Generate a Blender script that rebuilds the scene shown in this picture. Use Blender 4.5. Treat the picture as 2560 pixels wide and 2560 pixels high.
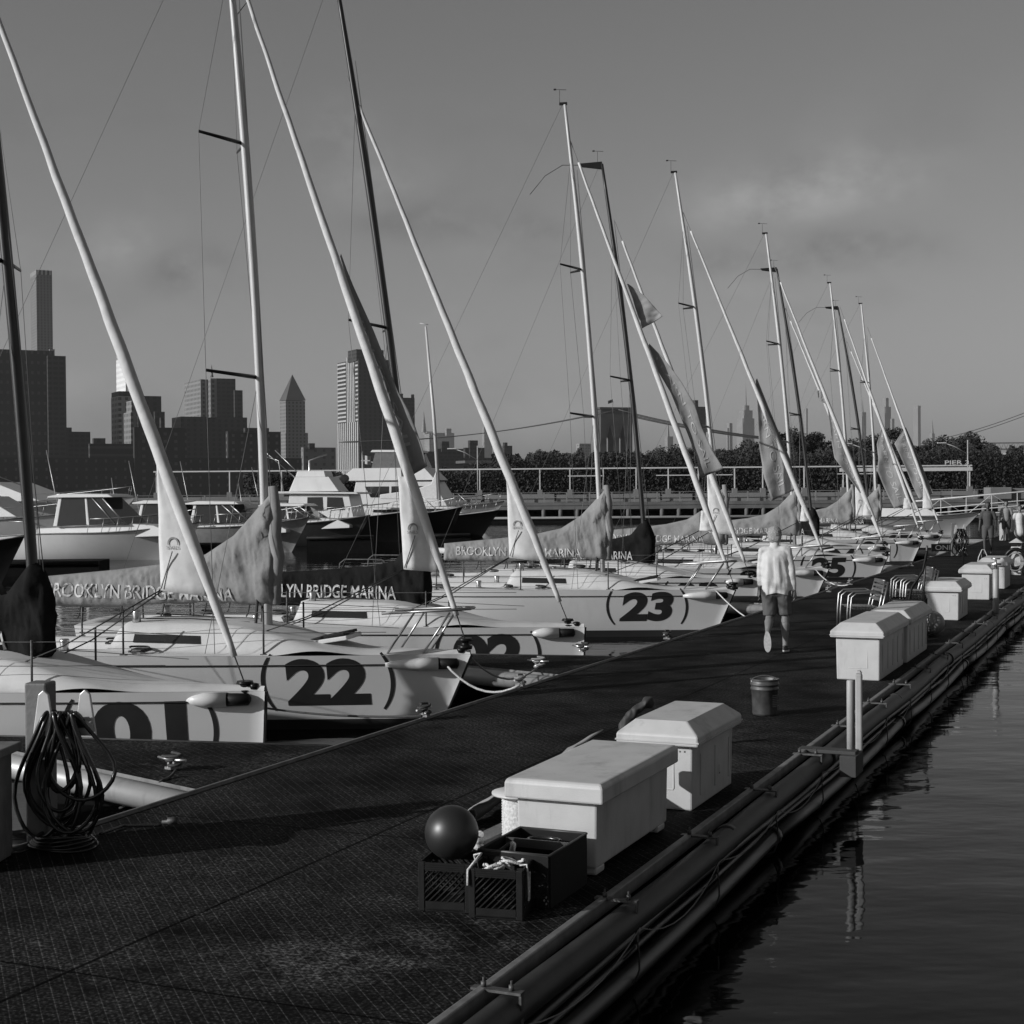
import bpy, bmesh, math, random
import numpy as np
from mathutils import Vector, Matrix, noise
random.seed(7)
sc = bpy.context.scene
for o in list(bpy.data.objects): bpy.data.objects.remove(o)
col = sc.collection
PI = math.pi; rad = math.radians

# ------------------------------------------------------------------ camera
F_PX = 3750.0; EYE = 2.8
cam = bpy.data.cameras.new('camera'); camo = bpy.data.objects.new('camera', cam); col.objects.link(camo)
cam.sensor_width = 36; cam.lens = F_PX / 2560 * 36; cam.clip_start = 0.1; cam.clip_end = 30000
RM = Matrix.Rotation(PI/2 + rad(-0.9), 3, 'X') @ Matrix.Rotation(rad(-0.45), 3, 'Z')
camo.matrix_world = Matrix.Translation((0, 0, EYE)) @ RM.to_4x4()
sc.camera = camo
sc.render.resolution_x = 1024; sc.render.resolution_y = 1024

# ------------------------------------------------------------------ sky, sun, exposure
SUN_EL = rad(21); SUN_AZ = math.atan2(-0.906, -0.423)          # angle from +Y towards +X
wd = bpy.data.worlds.new('World'); sc.world = wd; wd.use_nodes = True
nt = wd.node_tree; nt.nodes.clear(); L = nt.links.new
def nn(t, **k):
    n = nt.nodes.new(t)
    for a, b in k.items(): setattr(n, a, b)
    return n
sky = nn('ShaderNodeTexSky', sky_type='NISHITA'); sky.sun_disc = False
sky.sun_elevation = SUN_EL; sky.sun_rotation = SUN_AZ; sky.air_density = 1.0; sky.dust_density = 1.5; sky.ozone_density = 1.0
bw = nn('ShaderNodeRGBToBW'); L(sky.outputs[0], bw.inputs[0])
tc = nn('ShaderNodeTexCoord'); mp = nn('ShaderNodeMapping'); mp.inputs['Scale'].default_value = (7.0, 7.0, 11.5); mp.inputs['Rotation'].default_value = (0.0, 0.25, 0.0)
mp.inputs['Location'].default_value = (1.3, 0.2, 0.55)
L(tc.outputs['Generated'], mp.inputs[0])
no = nn('ShaderNodeTexNoise'); no.inputs['Scale'].default_value = 1.0; no.inputs['Detail'].default_value = 5; no.inputs['Roughness'].default_value = 0.55
L(mp.outputs[0], no.inputs[0])
cr = nn('ShaderNodeMapRange'); cr.inputs[1].default_value = 0.53; cr.inputs[2].default_value = 0.74; cr.inputs[3].default_value = 0.0; cr.inputs[4].default_value = 1.0; cr.interpolation_type = 'SMOOTHSTEP'
L(no.outputs[0], cr.inputs[0])
# shaded undersides: the same field sampled a little higher
mp2 = nn('ShaderNodeMapping'); mp2.inputs['Scale'].default_value = (7.0, 7.0, 11.5); mp2.inputs['Rotation'].default_value = (0.0, 0.25, 0.0)
mp2.inputs['Location'].default_value = (1.12, 0.2, 0.80)
L(tc.outputs['Generated'], mp2.inputs[0]); no2 = nn('ShaderNodeTexNoise'); no2.inputs['Scale'].default_value = 1.0; no2.inputs['Detail'].default_value = 5
L(mp2.outputs[0], no2.inputs[0])
cr2 = nn('ShaderNodeMapRange'); cr2.inputs[1].default_value = 0.53; cr2.inputs[2].default_value = 0.74; cr2.inputs[3].default_value = 0.0; cr2.inputs[4].default_value = 1.0; cr2.interpolation_type = 'SMOOTHSTEP'
L(no2.outputs[0], cr2.inputs[0])
sx = nn('ShaderNodeSeparateXYZ'); L(tc.outputs['Generated'], sx.inputs[0])
band = nn('ShaderNodeMapRange'); band.inputs[1].default_value = 0.30; band.inputs[2].default_value = 0.12; band.interpolation_type = 'SMOOTHSTEP'; L(sx.outputs[2], band.inputs[0])
def M(op, a, b=0):
    m = nn('ShaderNodeMath', operation=op)
    for i, v in enumerate((a, b)):
        if isinstance(v, (int, float)): m.inputs[i].default_value = v
        else: L(v, m.inputs[i])
    return m.outputs[0]
CL = M('MULTIPLY', M('SUBTRACT', M('MULTIPLY', cr.outputs[0], 0.45), M('MULTIPLY', cr2.outputs[0], 0.55)), band.outputs[0])
# a few loose puffs with shaded undersides: direction (x/y, z/y), half widths, brightness
mp3 = nn('ShaderNodeMapping'); mp3.inputs['Scale'].default_value = (22, 22, 30); L(tc.outputs['Generated'], mp3.inputs[0])
no3 = nn('ShaderNodeTexNoise'); no3.inputs['Scale'].default_value = 1.0; no3.inputs['Detail'].default_value = 7; no3.inputs['Roughness'].default_value = 0.6; L(mp3.outputs[0], no3.inputs[0])
pn = nn('ShaderNodeMapRange'); pn.inputs[1].default_value = 0.36; pn.inputs[2].default_value = 0.66; L(no3.outputs[0], pn.inputs[0])
ys = M('MAXIMUM', sx.outputs[1], 0.05); U = M('DIVIDE', sx.outputs[0], ys); Vv = M('DIVIDE', sx.outputs[2], ys)
PUFF = 0.0
for u0, v0, a_, b_, am in ((-0.255, 0.160, 0.026, 0.018, 0.22), (-0.222, 0.148, 0.030, 0.014, -0.26), (-0.113, 0.238, 0.022, 0.018, 0.18), (-0.086, 0.203, 0.032, 0.018, 0.16), (-0.060, 0.178, 0.036, 0.012, -0.20),
                           (0.014, 0.173, 0.028, 0.009, -0.16), (0.165, 0.185, 0.045, 0.020, 0.24), (0.225, 0.206, 0.050, 0.020, 0.22), (0.215, 0.160, 0.062, 0.014, -0.22), (0.145, 0.150, 0.040, 0.010, -0.12)):
    g = M('ADD', M('POWER', M('ABSOLUTE', M('DIVIDE', M('SUBTRACT', U, u0), a_), 0), 2.0), M('POWER', M('ABSOLUTE', M('DIVIDE', M('SUBTRACT', Vv, v0), b_), 0), 2.0))
    PUFF = M('ADD', PUFF, M('MULTIPLY', M('EXPONENT', M('MULTIPLY', g, -0.9), 0), am*2.0))
val = M('MULTIPLY', bw.outputs[0], M('ADD', M('ADD', M('MULTIPLY', CL, 0.35), M('MULTIPLY', PUFF, pn.outputs[0])), 1.0))
bg = nn('ShaderNodeBackground'); bg.inputs[1].default_value = 0.067; L(val, bg.inputs[0])
ow = nn('ShaderNodeOutputWorld'); L(bg.outputs[0], ow.inputs[0])
sl = bpy.data.lights.new('sun', 'SUN'); sl.energy = 4.2; sl.angle = rad(0.5); sl.color = (1, 1, 1)
so = bpy.data.objects.new('sun', sl); col.objects.link(so)
sd = Vector((-0.906*math.cos(SUN_EL), -0.423*math.cos(SUN_EL), math.sin(SUN_EL)))
so.rotation_euler = sd.to_track_quat('Z', 'Y').to_euler()
sc.view_settings.view_transform = 'Standard'; sc.view_settings.look = 'None'; sc.view_settings.gamma = 1
sc.view_settings.exposure = -0.02; sc.view_settings.use_curve_mapping = False

# ------------------------------------------------------------------ helpers
TH = rad(23.5); DV = Vector((math.sin(TH), math.cos(TH), 0)); NV = Vector((math.cos(TH), -math.sin(TH), 0))
def dk(s, n, z=0.5): q = DV*s + NV*n; return Vector((q.x, q.y, z))       # dock coordinates: s along, n across
def ray(px, py): return RM @ Vector(((px-1280)/F_PX, (1280-py)/F_PX, -1))
def gp(px, py, z):
    d = ray(px, py); t = (z-EYE)/d.z; return Vector((0, 0, EYE)) + d*t
def atd(px, py, y):
    d = ray(px, py); t = y/d.y; return Vector((0, 0, EYE)) + d*t

def tag(o, label=None, cat=None, group=None, kind=None):
    if label: o['label'] = label
    if cat: o['category'] = cat
    if group: o['group'] = group
    if kind: o['kind'] = kind
    return o
def thing(name, label, cat, loc=(0, 0, 0), rz=0.0, group=None, kind=None):
    o = bpy.data.objects.new(name, None); col.objects.link(o); o.empty_display_size = 0.2
    o.location = loc; o.rotation_euler = (0, 0, rz)
    return tag(o, label, cat, group, kind)
def link(me, name, mat, parent=None, label=None):
    o = bpy.data.objects.new(name, me); col.objects.link(o)
    if mat is not None:
        me.materials.clear(); me.materials.append(mat)
    if parent is not None: o.parent = parent
    if label: o['label'] = label
    return o
def clone(o, loc=None, rz=None, label=None, parent=None):
    c = o.copy(); col.objects.link(c)
    if parent is not None: c.parent = parent
    if loc is not None: c.location = loc
    if rz is not None: c.rotation_euler = (0, 0, rz)
    if label: c['label'] = label
    for ch in list(o.children): clone(ch, parent=c)
    return c

MATS = {}
def mat(name, v, rough=0.5, metal=0.0, var=0.12, vs=6.0, bump=0.0, bs=40.0, spec=0.5, coat=0.0, dirt=0.0):
    if name in MATS: return MATS[name]
    m = bpy.data.materials.new(name); m.use_nodes = True; t = m.node_tree; b = t.nodes['Principled BSDF']
    b.inputs['Roughness'].default_value = rough; b.inputs['Metallic'].default_value = metal
    b.inputs['Specular IOR Level'].default_value = spec; b.inputs['Coat Weight'].default_value = coat
    tcn = t.nodes.new('ShaderNodeTexCoord'); n = t.nodes.new('ShaderNodeTexNoise'); n.inputs['Scale'].default_value = vs; n.inputs['Detail'].default_value = 6
    t.links.new(tcn.outputs['Object'], n.inputs[0])
    r = t.nodes.new('ShaderNodeMapRange'); r.inputs[1].default_value = 0.3; r.inputs[2].default_value = 0.7
    r.inputs[3].default_value = v*(1-var); r.inputs[4].default_value = v*(1+var); t.links.new(n.outputs[0], r.inputs[0])
    out = r.outputs[0]
    if dirt > 0:
        n3 = t.nodes.new('ShaderNodeTexNoise'); n3.inputs['Scale'].default_value = vs*0.6; n3.inputs['Detail'].default_value = 8; n3.inputs['Roughness'].default_value = 0.7
        mpn = t.nodes.new('ShaderNodeMapping'); mpn.inputs['Scale'].default_value = (1.6, 1.6, 0.35); t.links.new(tcn.outputs['Object'], mpn.inputs[0]); t.links.new(mpn.outputs[0], n3.inputs[0])
        r3 = t.nodes.new('ShaderNodeMapRange'); r3.inputs[1].default_value = 0.52; r3.inputs[2].default_value = 0.72; r3.inputs[3].default_value = 1.0; r3.inputs[4].default_value = 1.0-dirt
        t.links.new(n3.outputs[0], r3.inputs[0]); mm = t.nodes.new('ShaderNodeMath'); mm.operation = 'MULTIPLY'
        t.links.new(out, mm.inputs[0]); t.links.new(r3.outputs[0], mm.inputs[1]); out = mm.outputs[0]
    t.links.new(out, b.inputs['Base Color'])
    if bump > 0:
        n2 = t.nodes.new('ShaderNodeTexNoise'); n2.inputs['Scale'].default_value = bs; n2.inputs['Detail'].default_value = 4
        t.links.new(tcn.outputs['Object'], n2.inputs[0]); bm_ = t.nodes.new('ShaderNodeBump'); bm_.inputs['Strength'].default_value = bump; bm_.inputs['Distance'].default_value = 0.02
        t.links.new(n2.outputs[0], bm_.inputs['Height']); t.links.new(bm_.outputs[0], b.inputs['Normal'])
    MATS[name] = m; return m

class MB:
    def __init__(s): s.v = []; s.f = []; s.sm = []
    def add(s, vs, fs, smooth=False):
        o = len(s.v); s.v += [tuple(p) for p in vs]; s.f += [tuple(i+o for i in f) for f in fs]; s.sm += [smooth]*len(fs); return s
    def box(s, c, d, rz=0.0, R=None, top=(1, 1)):
        hx, hy, hz = d[0]/2, d[1]/2, d[2]/2
        P = [(-hx, -hy, -hz), (hx, -hy, -hz), (hx, hy, -hz), (-hx, hy, -hz)]
        P += [(-hx*top[0], -hy*top[1], hz), (hx*top[0], -hy*top[1], hz), (hx*top[0], hy*top[1], hz), (-hx*top[0], hy*top[1], hz)]
        R = R or Matrix.Rotation(rz, 3, 'Z'); c = Vector(c)
        return s.add([R @ Vector(p) + c for p in P], [(3, 2, 1, 0), (4, 5, 6, 7), (0, 1, 5, 4), (1, 2, 6, 5), (2, 3, 7, 6), (3, 0, 4, 7)])
    def rings(s, rings, closed=True, cap=True, smooth=True):
        n = len(rings[0]); vs = [p for r in rings for p in r]; fs = []
        for i in range(len(rings)-1):
            for j in range(n if closed else n-1):
                k = (j+1) % n; fs.append((i*n+j, i*n+k, (i+1)*n+k, (i+1)*n+j))
        s.add(vs, fs, smooth)
        if cap and closed:
            o = len(s.v)-len(vs); s.f.append(tuple(o+j for j in reversed(range(n)))); s.sm.append(False)
            s.f.append(tuple(o+(len(rings)-1)*n+j for j in range(n))); s.sm.append(False)
        return s
    def tube(s, pts, r, n=8, ry=None, cap=True):
        pts = [Vector(p) for p in pts]; m = len(pts); rr = r if hasattr(r, '__len__') else [r]*m
        up = None; R = []
        for i, p in enumerate(pts):
            t = (pts[min(i+1, m-1)] - pts[max(i-1, 0)]).normalized()
            if up is None:
                a = Vector((0, 0, 1)) if abs(t.z) < 0.9 else Vector((0, 1, 0)); up = (a - t*a.dot(t)).normalized()
            else:
                up = (up - t*up.dot(t))
                up = up.normalized() if up.length > 1e-6 else t.orthogonal().normalized()
            b = t.cross(up); k = (ry or 1.0)
            R.append([p + up*math.cos(2*PI*j/n)*rr[i] + b*math.sin(2*PI*j/n)*rr[i]*k for j in range(n)])
        return s.rings(R, True, cap)
    def lathe(s, prof, c=(0, 0, 0), n=16, cap=True):
        c = Vector(c); return s.rings([[c+Vector((r*math.cos(2*PI*j/n), r*math.sin(2*PI*j/n), z)) for j in range(n)] for r, z in prof], True, cap)
    def grid(s, fn, nu, nv, smooth=True):
        vs = [fn(i/nu, j/nv) for i in range(nu+1) for j in range(nv+1)]
        return s.add(vs, [(i*(nv+1)+j, (i+1)*(nv+1)+j, (i+1)*(nv+1)+j+1, i*(nv+1)+j+1) for i in range(nu) for j in range(nv)], smooth)
    def prism(s, prof, y0, y1, taper=1.0):     # side profile (x,z) extruded over y; upper points pulled in by taper
        zs = [p[1] for p in prof]; z0, z1 = min(zs), max(zs); c = (y0+y1)/2; h = (y1-y0)/2
        def k(z): return 1-(1-taper)*((z-z0)/(z1-z0+1e-9))
        a = [(x, c-h*k(z), z) for x, z in prof]; b = [(x, c+h*k(z), z) for x, z in prof]; n = len(prof)
        return s.add(a+b, [tuple(range(n)), tuple(reversed(range(n, 2*n)))]+[(i, i+n, (i+1) % n+n, (i+1) % n) for i in range(n)])
    def sphere(s, c, r, n=16, m=10, sz=1.0):
        return s.lathe([(max(r*math.sin(PI*i/m), 1e-4), -r*sz*math.cos(PI*i/m)) for i in range(m+1)], c, n, False)
    def mesh(s, name='mesh', fix=True):
        me = bpy.data.meshes.new(name); me.from_pydata([tuple(p) for p in s.v], [], s.f)
        me.polygons.foreach_set('use_smooth', s.sm)
        if fix:
            bm = bmesh.new(); bm.from_mesh(me); bmesh.ops.recalc_face_normals(bm, faces=bm.faces[:]); bm.to_mesh(me); bm.free()
        me.update(); return me
    def build(s, name, m, parent=None, label=None, bevel=0.0, loc=None, rz=None, sharp=None):
        me = s.mesh(name)
        o = link(me, name, m, parent, label)
        if bevel:
            b = o.modifiers.new('bevel', 'BEVEL'); b.width = bevel; b.segments = 2; b.limit_method = 'ANGLE'; b.angle_limit = rad(40)
        if loc is not None: o.location = loc
        if rz is not None: o.rotation_euler = (0, 0, rz)
        return o

def capsules(segs, voxel=0.02, smooth=6, name='body'):
    mb = MB()
    for p0, r0, p1, r1 in segs:
        p0, p1 = Vector(p0), Vector(p1); d = (p1-p0); Ld = max(d.length, 1e-4); t = d/Ld
        pts = []; rs = []
        for k in range(5):
            a = PI/2*(k/4); pts.append(p0 - t*r0*math.cos(a)); rs.append(max(r0*math.sin(a), r0*0.05))
        for k in range(5):
            a = PI/2*(k/4); pts.append(p1 + t*r1*math.sin(a)); rs.append(max(r1*math.cos(a), r1*0.05))
        mb.tube(pts, rs, 14)
    me = mb.mesh(name); o = bpy.data.objects.new('tmp', me); col.objects.link(o)
    r = o.modifiers.new('r', 'REMESH'); r.mode = 'VOXEL'; r.voxel_size = voxel; r.use_smooth_shade = True
    if smooth: sm = o.modifiers.new('s', 'SMOOTH'); sm.iterations = smooth; sm.factor = 0.5
    dg = bpy.context.evaluated_depsgraph_get(); dg.update()
    out = bpy.data.meshes.new_from_object(o.evaluated_get(dg)); bpy.data.objects.remove(o)
    for p in out.polygons: p.use_smooth = True
    return out
def displace(me, fn):
    for v in me.vertices: v.co = Vector(fn(v.co))
    me.update(); return me

_tx = {}
def text_mesh(s, bold=0.0, maxe=0.12, spacing=1.0):
    """flat lettering as points and triangles, cap height 1, starting at x = 0"""
    key = (s, bold, maxe, spacing)
    if key in _tx: return _tx[key]
    cu = bpy.data.curves.new('t', 'FONT'); cu.body = s; cu.size = 1.0; cu.offset = bold; cu.space_character = spacing; cu.resolution_u = 6
    o = bpy.data.objects.new('t', cu); col.objects.link(o); dg = bpy.context.evaluated_depsgraph_get(); dg.update()
    me = bpy.data.meshes.new_from_object(o.evaluated_get(dg)); bpy.data.objects.remove(o)
    bm = bmesh.new(); bm.from_mesh(me); bmesh.ops.triangulate(bm, faces=bm.faces[:])
    for _ in range(6):
        e = [e for e in bm.edges if e.calc_length() > maxe]
        if not e: break
        bmesh.ops.subdivide_edges(bm, edges=e, cuts=1); bmesh.ops.triangulate(bm, faces=[f for f in bm.faces if len(f.verts) > 3])
    P = [(v.co.x, v.co.y) for v in bm.verts]; T = [tuple(v.index for v in f.verts) for f in bm.faces]; bm.free()
    x0 = min(p[0] for p in P); x1 = max(p[0] for p in P); y0 = min(p[1] for p in P); y1 = max(p[1] for p in P); h = y1-y0
    P = [((p[0]-x0)/h, (p[1]-y0)/h) for p in P]; _tx[key] = (P, T, (x1-x0)/h); return _tx[key]
def arc_ribbon(c, r, a0, a1, w, n=18, sx=1.0):
    P = []; T = []
    for i in range(n+1):
        a = a0+(a1-a0)*i/n; k = w*(0.35+0.65*math.sin(PI*(0.12+0.76*i/n)))
        for q in (-0.5, 0.5): P.append((c[0]+(r*sx+q*k)*math.cos(a), c[1]+(r+q*k)*math.sin(a)))
        if i: b = 2*i; T += [(b-2, b-1, b+1), (b-2, b+1, b)]
    return P, T
def wobble(*p): return noise.noise(Vector(p))

# ------------------------------------------------------------------ materials
m_gel = mat('gelcoat', 0.56, 0.35, var=0.05, vs=1.2, coat=0.15, dirt=0.14)
m_deck = mat('deck_gelcoat', 0.50, 0.6, var=0.08, vs=2.5, dirt=0.16)
m_alu = mat('mast_paint', 0.46, 0.4, var=0.05, vs=3, dirt=0.1)
m_black = mat('black_paint', 0.007, 0.35, spec=0.25, var=0.2)
m_carbon = mat('dark_mast', 0.02, 0.4, var=0.2)
m_steel = mat('steel', 0.5, 0.3, metal=0.9)
m_chrome = mat('polished_tube', 0.4, 0.42, metal=1.0)
m_rope = mat('rope', 0.22, 0.9, var=0.3, vs=60, bump=0.4, bs=150)
m_ropel = mat('pale_rope', 0.5, 0.9, var=0.3, vs=60, bump=0.4, bs=150)
m_roped = mat('dark_rope', 0.03, 0.8, var=0.3, vs=60)
m_wire = mat('wire', 0.16, 0.5, metal=0.3)
m_jib = mat('jib_sleeve', 0.53, 0.95, spec=0.1, var=0.08, vs=8, bump=0.25, bs=9)
m_cover = mat('pale_canvas', 0.21, 0.95, spec=0.1, var=0.12, vs=4, bump=0.9, bs=7)
m_dcover = mat('dark_canvas', 0.012, 0.95, spec=0.06, var=0.25, vs=5, bump=0.8, bs=7)
m_letter = mat('pale_lettering', 0.42, 0.7, var=0.1, vs=20)
m_letterw = mat('cream_lettering', 0.42, 0.7, var=0.12, vs=20)
m_num = mat('number_vinyl', 0.016, 0.5, var=0.2)
m_flag = mat('banner_cloth', 0.23, 0.95, spec=0.08, var=0.15, vs=3, bump=0.6, bs=5)
m_flagl = mat('banner_lettering', 0.36, 0.8, var=0.1)
m_glass = mat('tinted_glass', 0.02, 0.08, var=0.1)
m_dark = mat('dark_plastic', 0.008, 0.6, spec=0.2, var=0.3, vs=12)
m_bottom = mat('dark_band', 0.02, 0.7)  # even dark tone for the low band on the sailboat hulls
m_box = mat('fibreglass', 0.44, 0.45, var=0.07, vs=5, dirt=0.34, bump=0.08, bs=120)
m_greywood = mat('weathered_wood', 0.10, 0.9, var=0.3, vs=5, bump=0.4, bs=30)
m_pipe = mat('pipe_plastic', 0.028, 0.5, spec=0.3, var=0.25, vs=4, dirt=0.4)
m_dpipe = mat('wet_pipe', 0.014, 0.4, var=0.3, vs=5)
m_kerb = mat('kerb_aluminium', 0.16, 0.55, metal=0.2, var=0.25, vs=8, dirt=0.3)
m_tube = mat('float_tube', 0.36, 0.45, metal=0.2, var=0.1, vs=3, dirt=0.4)
m_rust = mat('bracket_steel', 0.09, 0.6, metal=0.6, var=0.4, vs=25)
m_hose = mat('rubber_hose', 0.012, 0.25, var=0.2)
m_post = mat('post_paint', 0.11, 0.6, var=0.12, vs=7, dirt=0.3, bump=0.2, bs=25)
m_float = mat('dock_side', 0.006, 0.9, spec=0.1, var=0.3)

def deck_material():
    m = bpy.data.materials.new('deck_grating'); m.use_nodes = True; t = m.node_tree; b = t.nodes['Principled BSDF']; lk = t.links.new
    def N(ty, **k):
        n = t.nodes.new(ty)
        for a, c in k.items(): setattr(n, a, c)
        return n
    def mth(op, a, b_=None, c=None):
        n = N('ShaderNodeMath', operation=op)
        for i, v in enumerate((a, b_, c)):
            if v is None: continue
            if isinstance(v, (int, float)): n.inputs[i].default_value = v
            else: lk(v, n.inputs[i])
        return n.outputs[0]
    tcn = N('ShaderNodeTexCoord'); s = N('ShaderNodeSeparateXYZ'); lk(tcn.outputs['Object'], s.inputs[0])
    q = mth('MULTIPLY', mth('ADD', s.outputs[0], s.outputs[1]), 0.7071)
    p = mth('MULTIPLY', mth('SUBTRACT', s.outputs[1], s.outputs[0]), 0.7071)
    sp0 = N('ShaderNodeTexNoise'); sp0.inputs['Scale'].default_value = 5.0; sp0.inputs['Detail'].default_value = 8; sp0.inputs['Roughness'].default_value = 0.7; lk(tcn.outputs['Object'], sp0.inputs[0])
    def line(u, sp, w):
        f = mth('FRACT', mth('DIVIDE', u, sp)); return mth('LESS_THAN', f, w)
    big = N('ShaderNodeTexNoise'); big.inputs['Scale'].default_value = 1.1; big.inputs['Detail'].default_value = 7; big.inputs['Roughness'].default_value = 0.65; lk(tcn.outputs['Object'], big.inputs[0])
    fine = N('ShaderNodeTexNoise'); fine.inputs['Scale'].default_value = 42; fine.inputs['Detail'].default_value = 4; lk(tcn.outputs['Object'], fine.inputs[0])
    wear = N('ShaderNodeMapRange'); wear.inputs[1].default_value = 0.38; wear.inputs[2].default_value = 0.72; lk(big.outputs[0], wear.inputs[0])
    fm = N('ShaderNodeMapRange'); fm.inputs[1].default_value = 0.45; fm.inputs[2].default_value = 0.62; lk(fine.outputs[0], fm.inputs[0])
    l1 = line(q, 0.066, 0.075)
    # short raised bars between the long ribs
    row = mth('FLOOR', mth('DIVIDE', q, 0.022)); off = mth('MULTIPLY', row, 0.017)
    l2 = mth('MULTIPLY', line(mth('ADD', p, off), 0.034, 0.55), line(q, 0.022, 0.5))
    base = mth('ADD', 0.004, mth('MULTIPLY', mth('MULTIPLY', wear.outputs[0], mth('ADD', 0.25, fm.outputs[0])), 0.032))
    v = mth('ADD', base, mth('MULTIPLY', mth('MULTIPLY', l1, mth('ADD', 0.35, mth('MULTIPLY', fm.outputs[0], 0.65))), 0.055))
    v = mth('ADD', v, mth('MULTIPLY', mth('MULTIPLY', l2, fm.outputs[0]), mth('MULTIPLY', wear.outputs[0], 0.07)))
    # scuffed grey patches on the near deck
    pn_ = N('ShaderNodeMapRange'); pn_.inputs[1].default_value = 0.40; pn_.inputs[2].default_value = 0.62; lk(sp0.outputs[0], pn_.inputs[0])
    for n0, s0, ra, rb, am in ((-3.75, 6.35, 0.45, 0.40, 0.060), (-3.3, 7.0, 0.30, 0.5, 0.040), (-4.6, 5.9, 0.5, 0.5, 0.022), (-4.2, 9.5, 0.5, 1.2, 0.018), (-3.7, 13.8, 0.4, 1.5, 0.030), (-5.4, 7.4, 0.5, 0.8, 0.014), (-3.4, 11.9, 0.3, 0.6, 0.025)):
        gg = mth('ADD', mth('POWER', mth('ABSOLUTE', mth('DIVIDE', mth('SUBTRACT', s.outputs[0], n0), ra)), 2.0), mth('POWER', mth('ABSOLUTE', mth('DIVIDE', mth('SUBTRACT', s.outputs[1], s0), rb)), 2.0))
        ex = mth('EXPONENT', mth('MULTIPLY', gg, -1.0)); v = mth('ADD', v, mth('MULTIPLY', mth('MULTIPLY', ex, am*1.9), mth('MULTIPLY', pn_.outputs[0], mth('ADD', 0.15, fm.outputs[0]))))
    seam = mth('LESS_THAN', mth('FRACT', mth('DIVIDE', mth('ADD', s.outputs[1], 0.4), 3.05)), 0.006)
    seam2 = mth('LESS_THAN', mth('ABSOLUTE', mth('ADD', s.outputs[0], 4.82)), 0.012)
    k = mth('SUBTRACT', 1.0, mth('MULTIPLY', mth('MAXIMUM', seam, seam2), 0.85))
    v = mth('MULTIPLY', v, k)
    # dried spills and scuffs
    sp = N('ShaderNodeTexNoise'); sp.inputs['Scale'].default_value = 3.2; sp.inputs['Detail'].default_value = 9; sp.inputs['Roughness'].default_value = 0.75; lk(tcn.outputs['Object'], sp.inputs[0])
    sr = N('ShaderNodeMapRange'); sr.inputs[1].default_value = 0.60; sr.inputs[2].default_value = 0.74; sr.inputs[4].default_value = 0.10; lk(sp.outputs[0], sr.inputs[0])
    v = mth('ADD', v, mth('MULTIPLY', sr.outputs[0], fm.outputs[0]))
    lk(v, b.inputs['Base Color']); b.inputs['Roughness'].default_value = 0.75; b.inputs['Specular IOR Level'].default_value = 0.03
    bp = N('ShaderNodeBump'); bp.inputs['Strength'].default_value = 0.5; bp.inputs['Distance'].default_value = 0.004
    lk(mth('ADD', l1, mth('MULTIPLY', l2, 0.6)), bp.inputs['Height']); lk(bp.outputs[0], b.inputs['Normal'])
    return m
m_grate = deck_material()

def water_material():
    m = bpy.data.materials.new('harbour_water'); m.use_nodes = True; t = m.node_tree; b = t.nodes['Principled BSDF']; lk = t.links.new
    b.inputs['Base Color'].default_value = (0.002, 0.002, 0.002, 1); b.inputs['Roughness'].default_value = 0.04; b.inputs['IOR'].default_value = 1.33; b.inputs['Specular IOR Level'].default_value = 0.22
    tcn = t.nodes.new('ShaderNodeTexCoord')
    def wave(scale, sx, rot, det):
        mp_ = t.nodes.new('ShaderNodeMapping'); mp_.inputs['Scale'].default_value = (sx, 1, 1); mp_.inputs['Rotation'].default_value = (0, 0, rot); lk(tcn.outputs['Object'], mp_.inputs[0])
        n = t.nodes.new('ShaderNodeTexNoise'); n.inputs['Scale'].default_value = scale; n.inputs['Detail'].default_value = det; n.inputs['Roughness'].default_value = 0.5; lk(mp_.outputs[0], n.inputs[0]); return n.outputs[0]
    a = wave(0.9, 0.45, 0.2, 2); c = wave(3.2, 0.5, -0.3, 2); e = wave(11.0, 0.7, 0.4, 2)
    def mul(x, k):
        q = t.nodes.new('ShaderNodeMath'); q.operation = 'MULTIPLY'; lk(x, q.inputs[0]); q.inputs[1].default_value = k; return q.outputs[0]
    def ad(x, y):
        q = t.nodes.new('ShaderNodeMath'); q.operation = 'ADD'; lk(x, q.inputs[0]); lk(y, q.inputs[1]); return q.outputs[0]
    h = ad(ad(mul(a, 0.10), mul(c, 0.028)), mul(e, 0.0040))
    bp = t.nodes.new('ShaderNodeBump'); bp.inputs['Strength'].default_value = 1.0; bp.inputs['Distance'].default_value = 0.20
    lk(h, bp.inputs['Height']); lk(bp.outputs[0], b.inputs['Normal']); return m
m_water = water_material()

# ------------------------------------------------------------------ setting
w_ = MB(); w_.add([(-9000, -60, 0), (9000, -60, 0), (9000, 12000, 0), (-9000, 12000, 0)], [(0, 1, 2, 3)])
tag(w_.build('water', m_water), kind='structure')
shore = MB(); shore.box((0, 1300, -1.5), (4000, 1.0, 9)); shore.box((0, 4300, 0.0), (9000, 6000, 4.0))
tag(shore.build('shoreline_ground', mat('shore', 0.05, 0.9)), kind='structure')
land = MB(); land.box((70, 232, 0.4), (330, 96, 1.9))
tag(land.build('park_ground', mat('park_ground', 0.035, 0.95, var=0.4, vs=0.2)), kind='structure')

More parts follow.
